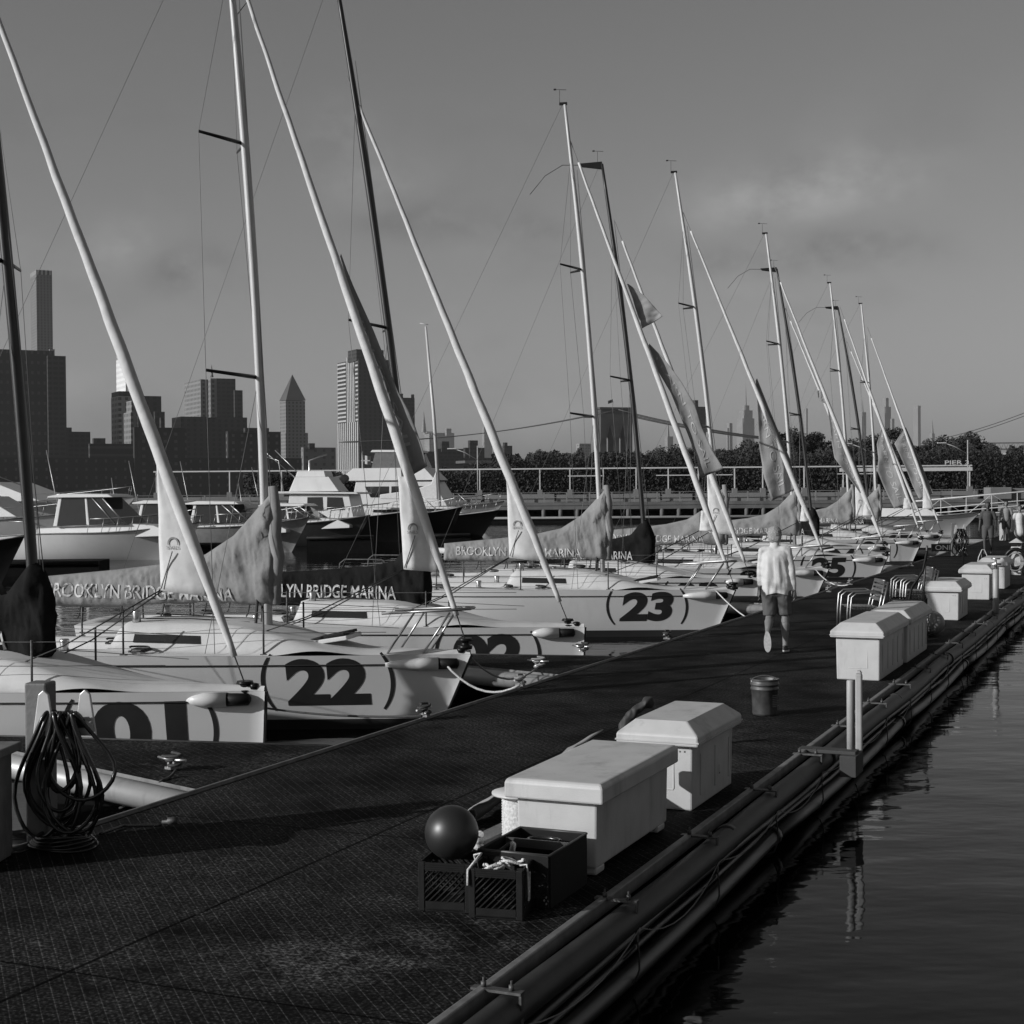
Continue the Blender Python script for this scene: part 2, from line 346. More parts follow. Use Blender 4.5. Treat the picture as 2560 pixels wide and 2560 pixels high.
# dock deck in its own frame (x across, y along)
dd = thing('floating_dock', 'long dark floating dock with ribbed grating that recedes to the right', 'dock', (0, 0, 0), -TH)
g_ = MB(); g_.add([(-6.75, -1, 0.5), (-2.90, -1, 0.5), (-2.90, 84, 0.5), (-6.75, 84, 0.5)], [(0, 1, 2, 3)])
g_.build('deck_surface', m_grate, dd)
b_ = MB(); b_.box((-4.83, 41.5, 0.21), (3.82, 85, 0.56)); b_.build('float_body', m_float, dd)
k_ = MB(); k_.box((-6.80, 41.5, 0.46), (0.07, 85, 0.10)); k_.box((-6.775, 41.5, 0.515), (0.018, 85, 0.02)); k_.build('edge_rail', m_kerb, dd, bevel=0.006)
k_ = MB(); k_.box((-2.875, 41.5, 0.47), (0.048, 85, 0.085)); k_.build('kerb', m_kerb, dd, bevel=0.008)
def dthing(name, label, cat, s, n, z=0.5, rz=0.0, group=None): return thing(name, label, cat, dk(s, n, z), -TH+rz, group)

# pipes along the dock's right side
t = thing('service_pipe', 'thick grey conduit pipe along the right edge of the dock', 'pipe', dk(0, -2.745, 0.40), -TH)
p = MB(); p.tube([(0.012*math.sin(y*0.8), y, 0.008*math.sin(y*1.3)) for y in np.arange(-0.5, 84, 1.0)], 0.082, 18); p.build('pipe', m_pipe, t)
for k, y in enumerate((5.5, 9.9, 13.2, 16.9, 21.3, 26.6, 33.1)):
    c_ = MB(); c_.tube([(0, y, 0), (0, y+0.09, 0)], 0.090, 18); c_.build('coupling', m_pipe, t)
t = thing('thin_conduit', 'thin conduit pair clipped beneath the thick pipe on the dock side', 'pipe', dk(0, -2.79, 0.24), -TH)
p = MB(); p.tube([(0.01*math.sin(y*1.1), y, 0.01*math.sin(y*0.9)) for y in np.arange(-0.5, 84, 1.0)], 0.028, 8)
p.tube([(0.0+0.012*math.sin(y), y, -0.075+0.012*math.sin(y*1.7)) for y in np.arange(-0.5, 84, 1.0)], 0.022, 8); p.build('conduit', m_dpipe, t)
t = thing('low_pipe', 'dark mooring pipe hanging low over the water beside the dock', 'pipe', dk(0, -2.76, 0.085), -TH)
for k in range(14):
    y0 = -0.6+k*6.0; p = MB(); p.tube([(0, y, 0.03-0.05*math.sin(PI*(y-y0)/5.9)) for y in np.linspace(y0, y0+5.9, 8)], 0.06, 12)
    p.tube([(0, y0+5.86, 0.03), (0, y0+5.95, 0.03)], 0.072, 12); p.build('pipe_section', m_dpipe, t)
S_BR = [4.6+1.63*i for i in range(26)]
br = dthing('pipe_bracket', 'bolted flat steel pipe bracket on the right kerb of the dock', 'bracket', S_BR[0], -2.80, 0.505, group='steel pipe brackets along the kerb')
q = MB(); q.box((0.0, 0, 0.0), (0.25, 0.05, 0.012)); q.box((0.118, 0.0, -0.11), (0.012, 0.03, 0.22)); q.build('strap', m_rust, br)
for bx_ in (-0.07, 0.07): q = MB(); q.lathe([(0.014, 0), (0.014, 0.025), (0.006, 0.025), (0.006, 0.045)], (bx_, 0, 0.007), 6); q.build('bolt', m_rust, br)
q = MB(); q.tube([(0.115, 0, -0.2), (0.12, 0.03, -0.30), (0.13, 0.0, -0.38), (0.10, 0, -0.46), (0.03, 0, -0.49), (-0.02, 0.01, -0.42), (0.03, 0, -0.34), (0.11, 0, -0.25)], 0.006, 5); q.build('lashing', m_roped, br)
ORD = 'second third fourth fifth sixth seventh eighth ninth tenth eleventh twelfth thirteenth fourteenth fifteenth sixteenth seventeenth eighteenth nineteenth twentieth'.split()
br['label'] = 'steel pipe bracket nearest the camera on the right kerb'
for s, o_ in zip(S_BR[1:20], ORD): clone(br, dk(s, -2.80, 0.505), label='%s steel pipe bracket from the camera along the right kerb' % o_)
q = MB()
for k in range(19):
    s0 = S_BR[k]; q.tube([(0, s0+1.63*u, -0.20*4*u*(1-u)*(0.35+0.5*((k*7) % 5)/5)) for u in np.linspace(0, 1, 9)], 0.004, 5)
tag(q.build('sagging_line', m_rope, None, loc=dk(0, -2.665, 0.36), rz=-TH), 'thin line sagging from bracket to bracket beside the grey pipe', 'line')

# fingers between the boats
BA = rad(78); BAX = Vector((-math.sin(BA), math.cos(BA), 0)); BAY = Vector((-BAX.y, BAX.x, 0))
BROT = math.atan2(BAX.y, BAX.x)
FG = [(11.78, 'nearest finger pier with grating, before the hull numbered 01'), (19.4, 'finger pier between the hulls numbered 22 and 02'), (31.2, 'finger pier beyond the hull numbered 23'),
      (38.2, 'finger pier seen through the gap right of the walking man'), (46.3, 'finger pier touching the slack line right of the 25 figures'), (57.0, 'finger pier near the far hose post'), (68.5, 'farthest finger pier at the end of the dock')]
fing0 = None
for s, lab in FG:
    j = dk(s, -6.84, 0.0)
    if fing0 is None:
        fing0 = t = thing('finger_pier', lab, 'finger pier', j, BROT, 'finger piers on the left of the dock')
        # local x runs out along the finger, +y towards the viewer
        a = MB(); z = 0.488; xo = 9.0; wd_ = 0.85
        # dock edge direction in local coordinates
        def dl(k): v = -DV*k; return (v.dot(BAX), v.dot(BAY))
        e0 = dl(2.12); poly = [(0, 0), (xo, 0), (xo, 0.70), (2.85, 0.70), (e0[0]+0.02, e0[1])]
        a.add([(x, y, z) for x, y in poly], [(0, 1, 2, 3, 4)]); a.build('grating', m_grate, t)
        a = MB(); a.add([(x, y, z-0.004) for x, y in poly]+[(x, y, z-0.10) for x, y in poly], [(9, 8, 7, 6, 5)]+[(i, (i+1) % 5, (i+1) % 5+5, i+5) for i in range(5)]); a.build('frame', m_kerb, t)
        a = MB(); a.tube([(e0[0]+0.06, e0[1]+0.03, 0.355), (2.86, 0.75, 0.355), (xo, 0.75, 0.365)], 0.108, 18); a.build('edge_tube', m_tube, t)
        a = MB(); a.tube([(0.1, 0.02, 0.47), (xo, 0.02, 0.47)], 0.028, 8); a.build('far_rail', m_kerb, t)
        for x in (1.8, 4.6, 7.6): a = MB(); a.box((x, 0.34, 0.14), (1.6, 0.56, 0.40)); a.build('float_tank', m_float, t)
    else: clone(fing0, j, label=lab)

# ------------------------------------------------------------------ racing sailboats
def hull_fn(Lh, B, rake, bow, mid, stern, full=0.84, zb=-0.25, vee=0.22):
    def sheer(t): return bow+(mid-bow)*(1-(1-min(t/0.55, 1))**2) if t < 0.55 else mid+(stern-mid)*((t-0.55)/0.45)**2
    def half(t):
        k = min(t/0.62, 1.0); w = 1-(1-k)**(1.9*full)
        if t > 0.62: w *= 1-0.16*((t-0.62)/0.38)**1.6
        return max(B/2*w, 0.025)
    def S(t, u, side=1):
        zs = sheer(t); z = zb+(zs-zb)*u; e = vee*(1-t)**1.4+0.17
        y = half(t)*(u**e if u > 0 else 0)
        x = t*Lh+rake*(1-u)*max(1-t/0.5, 0)**1.5 - 0.10*(1-u)*max(t-0.8, 0)/0.2
        return Vector((x, side*y, z))
    def at(x, z):
        t = x/Lh
        for _ in range(12):
            zs = sheer(t); u = min(max((z-zb)/(zs-zb), 0.001), 1); xx = S(t, u).x; t = min(max(t+(x-xx)/Lh, 0.0005), 1)
        return S(t, u).y
    return S, sheer, half, at
def smooth01(x): x = min(max(x, 0), 1); return x*x*(3-2*x)

class Spec: pass
def make_spec(kind):
    s = Spec(); s.kind = kind
    if kind == 'W': s.L = 8.0; s.B = 2.3; s.fn = hull_fn(8.0, 2.3, 0.50, 0.87, 0.90, 0.88); s.bow = 0.87
    else: s.L = 7.6; s.B = 2.1; s.fn = hull_fn(7.6, 2.1, 0.05, 0.78, 0.82, 0.80, full=0.95, vee=0.18); s.bow = 0.78
    S, sheer, half, at = s.fn
    a = MB(); nu = 46; nv = 14
    for sd in (1, -1): a.grid(lambda u, v: S(u**1.25, v, sd), nu, nv)
    a.add([S(1, v/nv, 1) for v in range(nv+1)]+[S(1, v/nv, -1) for v in range(nv+1)], [tuple(list(range(nv+1))+list(range(2*nv+1, nv, -1)))])
    s.hull = a.mesh('hull')
    def cab(x, y):
        h = 0.30*smooth01((x-1.1)/1.9)*(1-smooth01((x-4.15)/0.12)); wv = 1-smooth01((abs(y)-0.48)/0.22)
        c = -0.30*smooth01((x-4.35)/0.1)*(1-smooth01((x-7.2)/0.15))*(1-smooth01((abs(y)-0.55)/0.08))
        return h*wv+c
    s.cab = cab
    def dz(x, y, t): b = half(t); return sheer(t)+0.05*(1-(y/b)**2)+cab(x, y)
    s.dz = dz
    a = MB(); a.grid(lambda u, v: (lambda t, y: Vector((t*s.L, y, dz(t*s.L, y, t)+0.001)))(u**1.1*0.998+0.001, (2*v-1)*half(u**1.1*0.998+0.001)*0.995), 90, 34)
    s.deck = a.mesh('deck')
    a = MB()
    for sd in (1, -1):
        pts = [S(t, 0.90, sd)+Vector((0, sd*0.004, 0)) for t in np.linspace(0.03, 0.99, 40)]; a.tube(pts, 0.009, 5)
    s.stripe = a.mesh('sheer_stripe')
    a = MB()
    for sd in (1, -1):
        a.grid(lambda u, v: (lambda q: Vector((q.x, q.y+sd*0.006, q.z)))(S(0.01+0.98*u, (0.20+0.13*v), sd)), 30, 1)
    s.boot = a.mesh('waterline_band')  # plain dark band around the hull at the waterline
    a = MB(); a.tube([S(0.0, v, 1)*0.5+S(0.0, v, -1)*0.5+Vector((-0.012, 0, 0)) for v in np.linspace(0.02, 1, 12)], 0.014, 6); s.stem = a.mesh('stem_edge')
    # side window strip
    a = MB()
    for sd in (1, -1):
        a.add([(x, sd*(0.615+o), z) for x, z, o in ((3.1, sheer(0.4)+0.115, 0.02), (3.95, sheer(0.5)+0.12, 0.02), (3.95, sheer(0.5)+0.215, -0.03), (3.12, sheer(0.4)+0.205, -0.03))], [(0, 1, 2, 3)])
    s.win = a.mesh('cabin_window')
    return s
SP = {'W': make_spec('W'), 'D': make_spec('D')}
MAST_FOOT = {'W': (2.5, 0.95), 'D': (2.5, 0.8)}
COVER = {'W': ([(2.36, 2.86), (2.5, 2.72), (2.7, 2.5), (2.93, 2.26), (3.3, 2.03), (3.8, 1.92), (4.5, 1.84), (5.62, 1.74)],
               [(2.36, 1.42), (2.6, 1.42), (3.0, 1.45), (3.7, 1.43), (4.5, 1.38), (5.62, 1.40)], 0.17),
         'D': ([(2.3, 1.70), (2.42, 2.0), (2.55, 2.1), (2.68, 1.95), (2.85, 1.74), (3.2, 1.66), (4.0, 1.60), (5.6, 1.50)],
               [(2.3, 1.15), (2.45, 1.0), (3.0, 1.0), (4.0, 1.04), (5.6, 1.1)], 0.19)}
def lerp_tab(tab, x):
    if x <= tab[0][0]: return tab[0][1]
    for (a, b), (c, d) in zip(tab, tab[1:]):
        if x <= c: k = (x-a)/(c-a); return b+(d-b)*k
    return tab[-1][1]
def cover_y(kind, a, z, seed):
    top, bot, hw = COVER[kind]; zt, zb = lerp_tab(top, a), lerp_tab(bot, a); zc, h = (zt+zb)/2, (zt-zb)/2
    k = min(abs((z-zc)/h), 1); e = smooth01((a-top[0][0])/0.10+0.25)*smooth01((top[-1][0]-a)/0.10+0.35)
    fd = (a-top[0][0]); near = math.exp(-fd*1.3)
    r1 = 1-2*abs(wobble(a*2.6+z*(1.5+2.2*near)+seed*3.1, z*0.9-a*0.5, 0.3)); r2 = 1-2*abs(wobble(a*5.5-z*3.0+seed, z*2.0+a*1.5, 1.3))
    r3 = 1-2*abs(wobble(a*13-z*8+seed, z*5+a*6, 2.3)); base = (hw*(0.62+0.19*(zb+zt-2*z)/(zt-zb+1e-6)))*max(1-k**3.2, 0)**0.5*e
    return base + 0.07*math.exp(-((a-2.52)/0.10)**2)*(1-k**8)*(k > 0.3) + ((0.020+0.045*near)*(r1-0.5)+(0.016+0.025*near)*(r2-0.5)+0.022*max(r3, 0)**4)*(1-k**4)
def boat_frame(px, py, z): O = gp(px, py, z); O.z = 0; return O
def bl(O, px, py):
    d = ray(px, py); C = Vector((0, 0, EYE)); t = (O-C).dot(BAY)/d.dot(BAY); P = C+d*t; return ((P-O).dot(BAX), P.z)
def lettering(P, T, fn, name, m, parent):
    me = bpy.data.meshes.new(name); me.from_pydata([tuple(fn(x, y)) for x, y in P], [], T); me.update(); return link(me, name, m, parent)

def sailboat(num, kind, O, mast_top, stay_top, stay_foot, panel, label, lod=0, banner=None, seed=0, numc=1.6, letters=True):
    """O: bow point on the water; local x aft, +y towards the dock's near end, z up"""
    sp = SP[kind]; S, sheer, half, at = sp.fn
    t = thing('sailboat', label, 'sailboat', O, BROT, 'racing sailboats moored along the dock')
    hb = link(sp.hull, 'hull', m_gel, t); link(sp.stripe, 'sheer_stripe', m_num, hb); link(sp.boot, 'waterline_band', m_bottom, hb); link(sp.stem, 'stem_edge', m_num, hb)
    # number in brackets on the near side of the bow
    P, T, w = text_mesh(num, 0.048, 0.16, 1.0); dh, zc, wt = (0.56, 0.575, 0.93) if kind == 'W' else (0.62, 0.40, 0.90 if num == '01' else 0.98)
    sh = 0.20 if num in ('23', '25', '24') else 0.0
    def fn(x, y):                         # reading left to right = towards the bow = decreasing x
        xx = numc+wt/2-x/w*wt-sh*(y-0.5)*dh; zz = zc+(y-0.5)*dh; return (xx, at(xx, zz)+0.004, zz)
    lettering(P, T, fn, 'number', m_num, hb)
    for sgn in (-1, 1):
        Pb = []; Tb = []
        for i in range(23):
            ph = -0.66+1.32*i/22; wd_ = 0.018+0.030*math.cos(ph*1.9)
            for q in (-1, 1):
                R = 0.55+q*wd_*0.5; xx = numc+sgn*(0.72-0.55+R*math.cos(ph)); zz = zc+R*math.sin(ph); Pb.append((xx, at(max(xx, 0.05), min(zz, sp.bow-0.01))+0.004, zz))
            if i: b = 2*i; Tb += [(b-2, b-1, b+1), (b-2, b+1, b)]
        me = bpy.data.meshes.new('bracket_mark'); me.from_pydata(Pb, [], Tb); link(me, 'bracket_mark', m_num, hb)
    dke = link(sp.deck, 'deck', m_deck, t); link(sp.win, 'cabin_window', m_glass, dke)
    # bowsprit fairing and tube on the near side of the bow
    a = MB(); fz_ = sp.bow-(0.10 if kind == 'W' else 0.075)
    a.tube([(0.95 if kind == 'W' else 0.74, half(0.12 if kind == 'W' else 0.095)*0.88, fz_), (0.76 if kind == 'W' else 0.66, half(0.10 if kind == 'W' else 0.085)*0.95, fz_), (0.58, half(0.073)*1.0, fz_), (0.36, half(0.046)+0.01, fz_)], [0.03, 0.055, 0.074, 0.076], 14); fo = a.build('bowsprit_fairing', m_gel, t)
    a = MB(); a.tube([(0.38, half(0.048)+0.010, fz_), (0.25, half(0.032)+0.018, fz_), (0.15, half(0.02)+0.025, fz_), (0.13, half(0.02)+0.025, fz_)], [0.066, 0.064, 0.060, 0.03], 12); a.build('bowsprit', m_dark, t)
    # foredeck hatch
    hx = 1.72; hz = sp.dz(hx, 0, hx/sp.L)
    if kind == 'W':
        a = MB(); a.box((hx, 0, hz+0.05), (0.52, 0.5, 0.035), R=Matrix.Rotation(rad(12), 3, 'Y')); a.build('hatch', m_dark, t, bevel=0.008)
        a = MB(); a.box((hx, 0, hz+0.01), (0.60, 0.58, 0.05), R=Matrix.Rotation(rad(9), 3, 'Y')); a.build('hatch_coaming', m_gel, t, bevel=0.01)
    # mast
    fx, fz = MAST_FOOT[kind]; tx, tz = mast_top; mm = m_alu if kind == 'W' else m_carbon
    fz = sp.dz(fx, 0, fx/sp.L)-0.02
    a = MB(); n = 14
    def mp_(u): return Vector((fx+(tx-fx)*u+0.10*math.sin(PI*u)*(-1), 0, fz+(tz-fz)*u))
    a.tube([mp_(i/n) for i in range(n+1)], [(0.068 if kind == 'W' else 0.075)*(1-0.45*max(0, (i/n-0.7)/0.3)) for i in range(n+1)], 12, ry=0.72); ms = a.build('mast', mm, t)
    sprd = []
    for zz, ln in ((4.15, 0.80), (6.95, 0.58)) if kind == 'W' else ((5.2, 0.85),):
        zz = zz*tz/10.1 if kind == 'W' else zz; u = (zz-fz)/(tz-fz); c = mp_(u)
        for sd in (1, -1):
            e = c+Vector((0.34, sd*ln, 0.04)); a = MB(); a.tube([c, e], [0.026, 0.018], 6, ry=0.5); a.build('spreader', m_black, ms); sprd.append((sd, e))
    a = MB(); top = mp_(1.0)
    if kind == 'D': a.prism([(top.x+0.0, top.z-0.12), (top.x+0.0, top.z+0.05), (top.x+0.55, top.z+0.03), (top.x+0.5, top.z-0.04)], -0.03, 0.03)
    else: a.box(top+Vector((0.03, 0, 0.02)), (0.15, 0.04, 0.05))
    a.tube([top+Vector((0.1, 0, 0)), top+Vector((0.1, 0, 0.28))], 0.004, 5); a.tube([top+Vector((-0.03, 0, 0.28)), top+Vector((0.20, 0, 0.30))], 0.005, 5)
    a.box(top+Vector((0.19, 0, 0.30)), (0.05, 0.01, 0.03)); a.build('masthead', m_black, ms)
    if kind == 'D':
        a = MB(); a.tube([top+Vector((0.5, 0, 0)), top+Vector((0.9, 0, 0.02)), top+Vector((1.3, 0.0, -0.2)), top+Vector((1.65, 0, -0.6))], 0.007, 5); a.build('backstay_whip', m_black, ms)
    # forestay with furled jib
    sx_, sz = stay_top; bx, bz = stay_foot
    A_ = Vector((bx, 0, bz)); T_ = Vector((sx_, 0, sz)); dirs = (T_-A_).normalized()
    def st(u): return A_+(T_-A_)*u
    a = MB(); a.tube([A_, T_+dirs*0.35], 0.008, 5); fs = a.build('forestay', m_wire, t)
    n = 60; rmax = 0.062 if kind == 'W' else 0.068; pts = []; rr = []
    for i in range(n+1):
        u = 0.045+(0.985-0.045)*i/n; r = rmax*(0.42+0.58*smooth01(u/0.22))*(1-0.62*smooth01((u-0.25)/0.75)); r *= 1+0.07*wobble(u*34+seed, seed*1.7, 0)
        pts.append(st(u)+Vector((0.010*wobble(u*20+seed, 3.3, seed), 0.010*wobble(u*20, 7.1, seed), 0))); rr.append(r)
    a = MB(); a.tube(pts, rr, 10); jb = a.build('furled_jib', m_jib, t)
    (p0x, p0z), (p1x, p1z), (p2x, p2z) = panel          # head, clew, foot of the loose panel
    a = MB()
    def pf(u, v):
        lu = Vector((p0x, 0, p0z))*(1-u)+Vector((p1x, 0, p1z))*u; ru = Vector((p0x, 0, p0z))*(1-u)+Vector((p2x, 0, p2z))*u
        # follow the stay on the right edge
        ks = ((ru.z)-A_.z)/(T_.z-A_.z); ru.x = A_.x+(T_.x-A_.x)*ks
        q = lu*(1-v)+ru*v; q.y = 0.03+0.05*math.sin(PI*v)*u+0.02*wobble(u*4+seed, v*3, 2); return q
    a.grid(pf, 14, 8); pn = a.build('loose_jib_panel', m_jib, jb); so_ = pn.modifiers.new('s', 'SOLIDIFY'); so_.thickness = 0.012
    if abs(p0z-p1z) > 0.9:
        a = MB(); a.tube([(p1x-0.02, 0.06, p1z+0.02), (p1x-0.16, 0.09, p1z+0.40)], 0.007, 5); a.build('clew_strap', m_rope, pn)
        P, T, w = text_mesh('SAILS', 0.0, 0.5); ks = (p1z+0.42-A_.z)/(T_.z-A_.z); cx = p1x*0.58+(A_.x+(T_.x-A_.x)*ks)*0.42; cz = p1z+0.42
        def py_(x, z):
            u = (p0z-z)/(p0z-p1z); lx = p0x*(1-u)+p1x*u; rx = A_.x+(T_.x-A_.x)*(z-A_.z)/(T_.z-A_.z); v = (x-lx)/(rx-lx+1e-6); return pf(u, min(max(v, 0), 1)).y+0.012
        lettering(P, T, lambda x, y: (cx+0.07-x*0.042, py_(cx+0.07-x*0.042, cz+y*0.035), cz+y*0.035), 'sail_mark', m_flag, pn)
        P, T = arc_ribbon((0, 0), 1, -0.3, PI*1.1, 0.35); lettering(P, T, lambda x, y: (cx-x*0.055, py_(cx-x*0.055, cz+0.06+y*0.055), cz+0.06+y*0.055), 'sail_mark', m_flag, pn)
    # jib sheets from clew aft
    a = MB()
    for sd in (1, -1):
        a.tube([(p1x, 0.04*sd, p1z), ((p1x+3.0)/2, 0.3*sd, (p1z+sp.bow+0.1)/2-0.10), (3.0, 0.55*sd, sp.bow+0.06)], 0.008, 5)
    a.build('jib_sheet', m_roped, t)
    # boom and cover
    a = MB(); zb_ = 1.52 if kind == 'W' else 1.24; a.tube([(fx+0.08, 0, zb_), (5.75, 0, zb_+0.08)], 0.055, 8); a.build('boom', mm, t)
    top_, bot_, hw = COVER[kind]; x0, x1 = top_[0][0], top_[-1][0]; a = MB(); nu = 150 if lod == 0 else 70; nv = 44; R = []
    for i in range(nu+1):
        aa = x0+(x1-x0)*i/nu; zt, zb = lerp_tab(top_, aa), lerp_tab(bot_, aa)
        zb += 0.02*wobble(aa*5+seed, 4.4, 0); zc, h = (zt+zb)/2, (zt-zb)/2; ring = []
        for j in range(nv):
            ph = 2*PI*j/nv; z = zc+h*0.999*math.sin(ph); y = cover_y(kind, aa, z, seed) if math.cos(ph) >= 0 else -cover_y(kind, aa, z, seed+5); ring.append(Vector((aa, y, z)))
        R.append(ring)
    a.rings(R); cv = a.build('sail_cover', m_cover if kind == 'W' else m_dcover, t)
    if letters:
        P, T, w = text_mesh('BROOKLYN BRIDGE MARINA', 0.012, 0.35)
        span = 2.45; hh = 0.17 if kind == 'W' else 0.20; xs = 5.35 if kind == 'W' else 5.25
        def ft(x, y):
            aa = xs-x/w*span; zt, zb = lerp_tab(top_, aa), lerp_tab(bot_, aa); zr = (1.47+0.02*(aa-3)) if kind == 'W' else 1.17+0.015*(aa-3)
            zz = zr+y*hh+0.012*wobble(aa*5, 2, seed); return (aa, cover_y(kind, aa, zz, seed)+0.010, zz)
        lettering(P, T, ft, 'lettering', m_letterw if kind == 'W' else m_letter, cv)
    a = MB()
    for k in range(6):
        xk = x0+0.35+k*(x1-x0-0.5)/5; zb = lerp_tab(bot_, xk); a.tube([(xk, 0.06, zb+0.01), (xk+0.02, 0.07, zb-0.10), (xk+0.05, 0.05, zb-0.14)], 0.010, 5)
    a.build('cover_tie', m_roped, cv)
    if kind == 'W':
        a = MB(); a.tube([(2.38, 0.03, 1.44), (2.385, 0.04, 1.75), (2.36, 0.035, 2.0), (2.39, 0.05, 2.25), (2.38, 0.04, 2.5), (2.42, 0.03, 2.85)], [0.05, 0.07, 0.085, 0.075, 0.08, 0.05], 10); a.build('mast_wrap', m_flag, cv)
    # standing rigging
    a = MB(); hh = mp_((stay_top[1]-fz)/(tz-fz))
    for sd in (1, -1):
        base = Vector((2.85, sd*half(2.85/sp.L)*0.93, sheer(2.85/sp.L)+0.02))
        es = [e for s_, e in sprd if s_ == sd]; path = [base]+es+[hh]; a.tube(path, 0.0042, 4)
        a.tube([base+Vector((0.12, 0, 0)), mp_(((es[0].z)-fz)/(tz-fz))], 0.0040, 4)
    a.tube([top+Vector((0.05, 0, 0)), Vector((sp.L-0.1, 0, 0.9))], 0.0036, 4)
    a.tube([mp_(0.86)+Vector((-0.09, 0, 0)), Vector((fx-0.12, 0.02, fz+0.5))], 0.006, 4)
    a.build('standing_rigging', m_wire, t)
    # pulpit
    if kind == 'W':
        a = MB()
        for sd in (1, -1):
            for x in (0.95, 0.55): a.tube([(x, sd*half(x/sp.L)*0.85, sp.bow), (x-0.34, sd*half(x/sp.L)*0.8, sp.bow+0.50)], 0.013, 6)
            a.tube([(1.0, sd*0.27, sp.bow+0.49), (0.2, sd*0.20, sp.bow+0.53), (-0.02, sd*0.10, sp.bow+0.54)], 0.017, 6)
        a.tube([(-0.02, 0.10, sp.bow+0.54), (-0.02, -0.10, sp.bow+0.54)], 0.017, 6); a.build('pulpit', m_chrome, t)
    for k, x in enumerate((2.3, 3.9, 5.5) if kind == 'W' else (2.2, 4.2)):
        for sd in (1, -1):
            a = MB(); y = sd*half(x/sp.L)*0.93; a.tube([(x, y, sheer(x/sp.L)), (x, y, sheer(x/sp.L)+0.52)], 0.012, 6); a.box((x, y, sheer(x/sp.L)+0.01), (0.07, 0.05, 0.02)); a.build('stanchion', m_rust, t)
    a = MB()
    for sd in (1, -1):
        for dz_ in (0.50, 0.26): a.tube([(0.95, sd*half(0.95/sp.L)*0.8, sheer(0.12)+dz_)]+[(x, sd*half(x/sp.L)*0.93, sheer(x/sp.L)+dz_) for x in (2.3, 3.9, 5.5, 7.0)], 0.004, 4)
    a.build('lifeline', m_wire, t)
    # stern rail hoops
    a = MB()
    for sd in (1, -1):
        y = sd*half(0.94)*0.9; zz = sheer(0.9); a.tube([(6.5, y, zz), (6.52, y, zz+0.5), (6.62, y, zz+0.58), (7.35, y, zz+0.58), (7.45, y, zz+0.5), (7.5, y, zz)], 0.013, 6)
    a.build('pushpit', m_rust, t)
    # winches, clutches, coiled ropes, tiller
    for sd in (1, -1):
        for x in (4.0, 4.75): a = MB(); a.lathe([(0.055, 0), (0.045, 0.05), (0.06, 0.12), (0.05, 0.14)], (x, sd*(0.42 if x < 4.2 else 0.78), sp.dz(x, sd*0.42 if x < 4.2 else sd*0.78, x/sp.L)), 10); a.build('winch', m_steel, t)
    rnd = random.Random(seed+3)
    for k in range(7):
        a = MB(); x = 2.9+k*0.62+rnd.random()*0.25; y = rnd.choice((0.25, 0.5, 0.82))*rnd.choice((1, -1)); z0 = sp.dz(x, y, x/sp.L); r = 0.07+0.06*rnd.random()
        a.tube([(x+r*(1+0.3*math.sin(q*1.7))*math.cos(q), y+r*math.sin(q), z0+0.02+0.004*q) for q in np.linspace(0, 13, 34)], 0.012, 5); a.build('rope_coil', m_roped, t)
    for sd in (1, -1):
        a = MB(); a.tube([(2.7, sd*0.1, fz+0.05), (3.4, sd*0.2, sp.dz(3.4, 0, 0.42)+0.02), (4.1, sd*0.33, sp.dz(4.05, 0.3, 0.5)+0.03)], 0.008, 5); a.build('deck_rope', m_roped, t)
        a = MB(); a.tube([(2.55, sd*0.06, 2.0), (2.6, sd*0.09, 1.5), (2.62, sd*0.1, 1.2), (2.6, sd*0.08, 0.98)], 0.02, 5); a.build('mast_rope', m_roped, t)
    a = MB(); zz = sp.dz(1.2, 0, 0.15); a.lathe([(0.05, 0), (0.05, 0.05), (0.02, 0.06)], (0.12, 0, sp.bow+0.02), 10); a.lathe([(0.08, 0), (0.09, 0.04), (0.05, 0.05), (0.05, 0.09), (0.09, 0.10), (0.08, 0.13)], (bx+0.03, 0, bz-0.02), 12)
    a.build('furling_drum', m_black, t)
    if banner:
        for bi, (le, re, txt) in enumerate(banner):
            lp = [bl(O, *q) for q in le]; rp = [bl(O, *q) for q in re]
            def interp(L_, u):
                k = u*(len(L_)-1); i = min(int(k), len(L_)-2); f = k-i; return Vector((L_[i][0]*(1-f)+L_[i+1][0]*f, 0, L_[i][1]*(1-f)+L_[i+1][1]*f))
            def bf(u, v):
                q = interp(lp, u)*(1-v)+interp(rp, u)*v; wdt = (interp(lp, u)-interp(rp, u)).length
                q.y = -0.09-0.10*wdt*math.sin(PI*v)+0.05*math.sin(v*7+u*9+seed)*min(wdt, 0.6)+0.05*min(wdt, 0.6)*wobble(u*9, v*4, seed); return q
            a = MB(); a.grid(bf, 44, 12); bo = a.build('banner', m_flag, t); q_ = bo.modifiers.new('s', 'SOLIDIFY'); q_.thickness = 0.006; q_.offset = 0
            if txt:
                P, T, w = text_mesh(txt, 0.0, 0.3)
                def fx_(x, y):
                    u = 0.10+0.84*x/w; v = 0.36+0.24*y; q = bf(u, v); q.y += 0.012; return q
                lettering(P, T, fx_, 'lettering', m_flagl, bo)
    return t

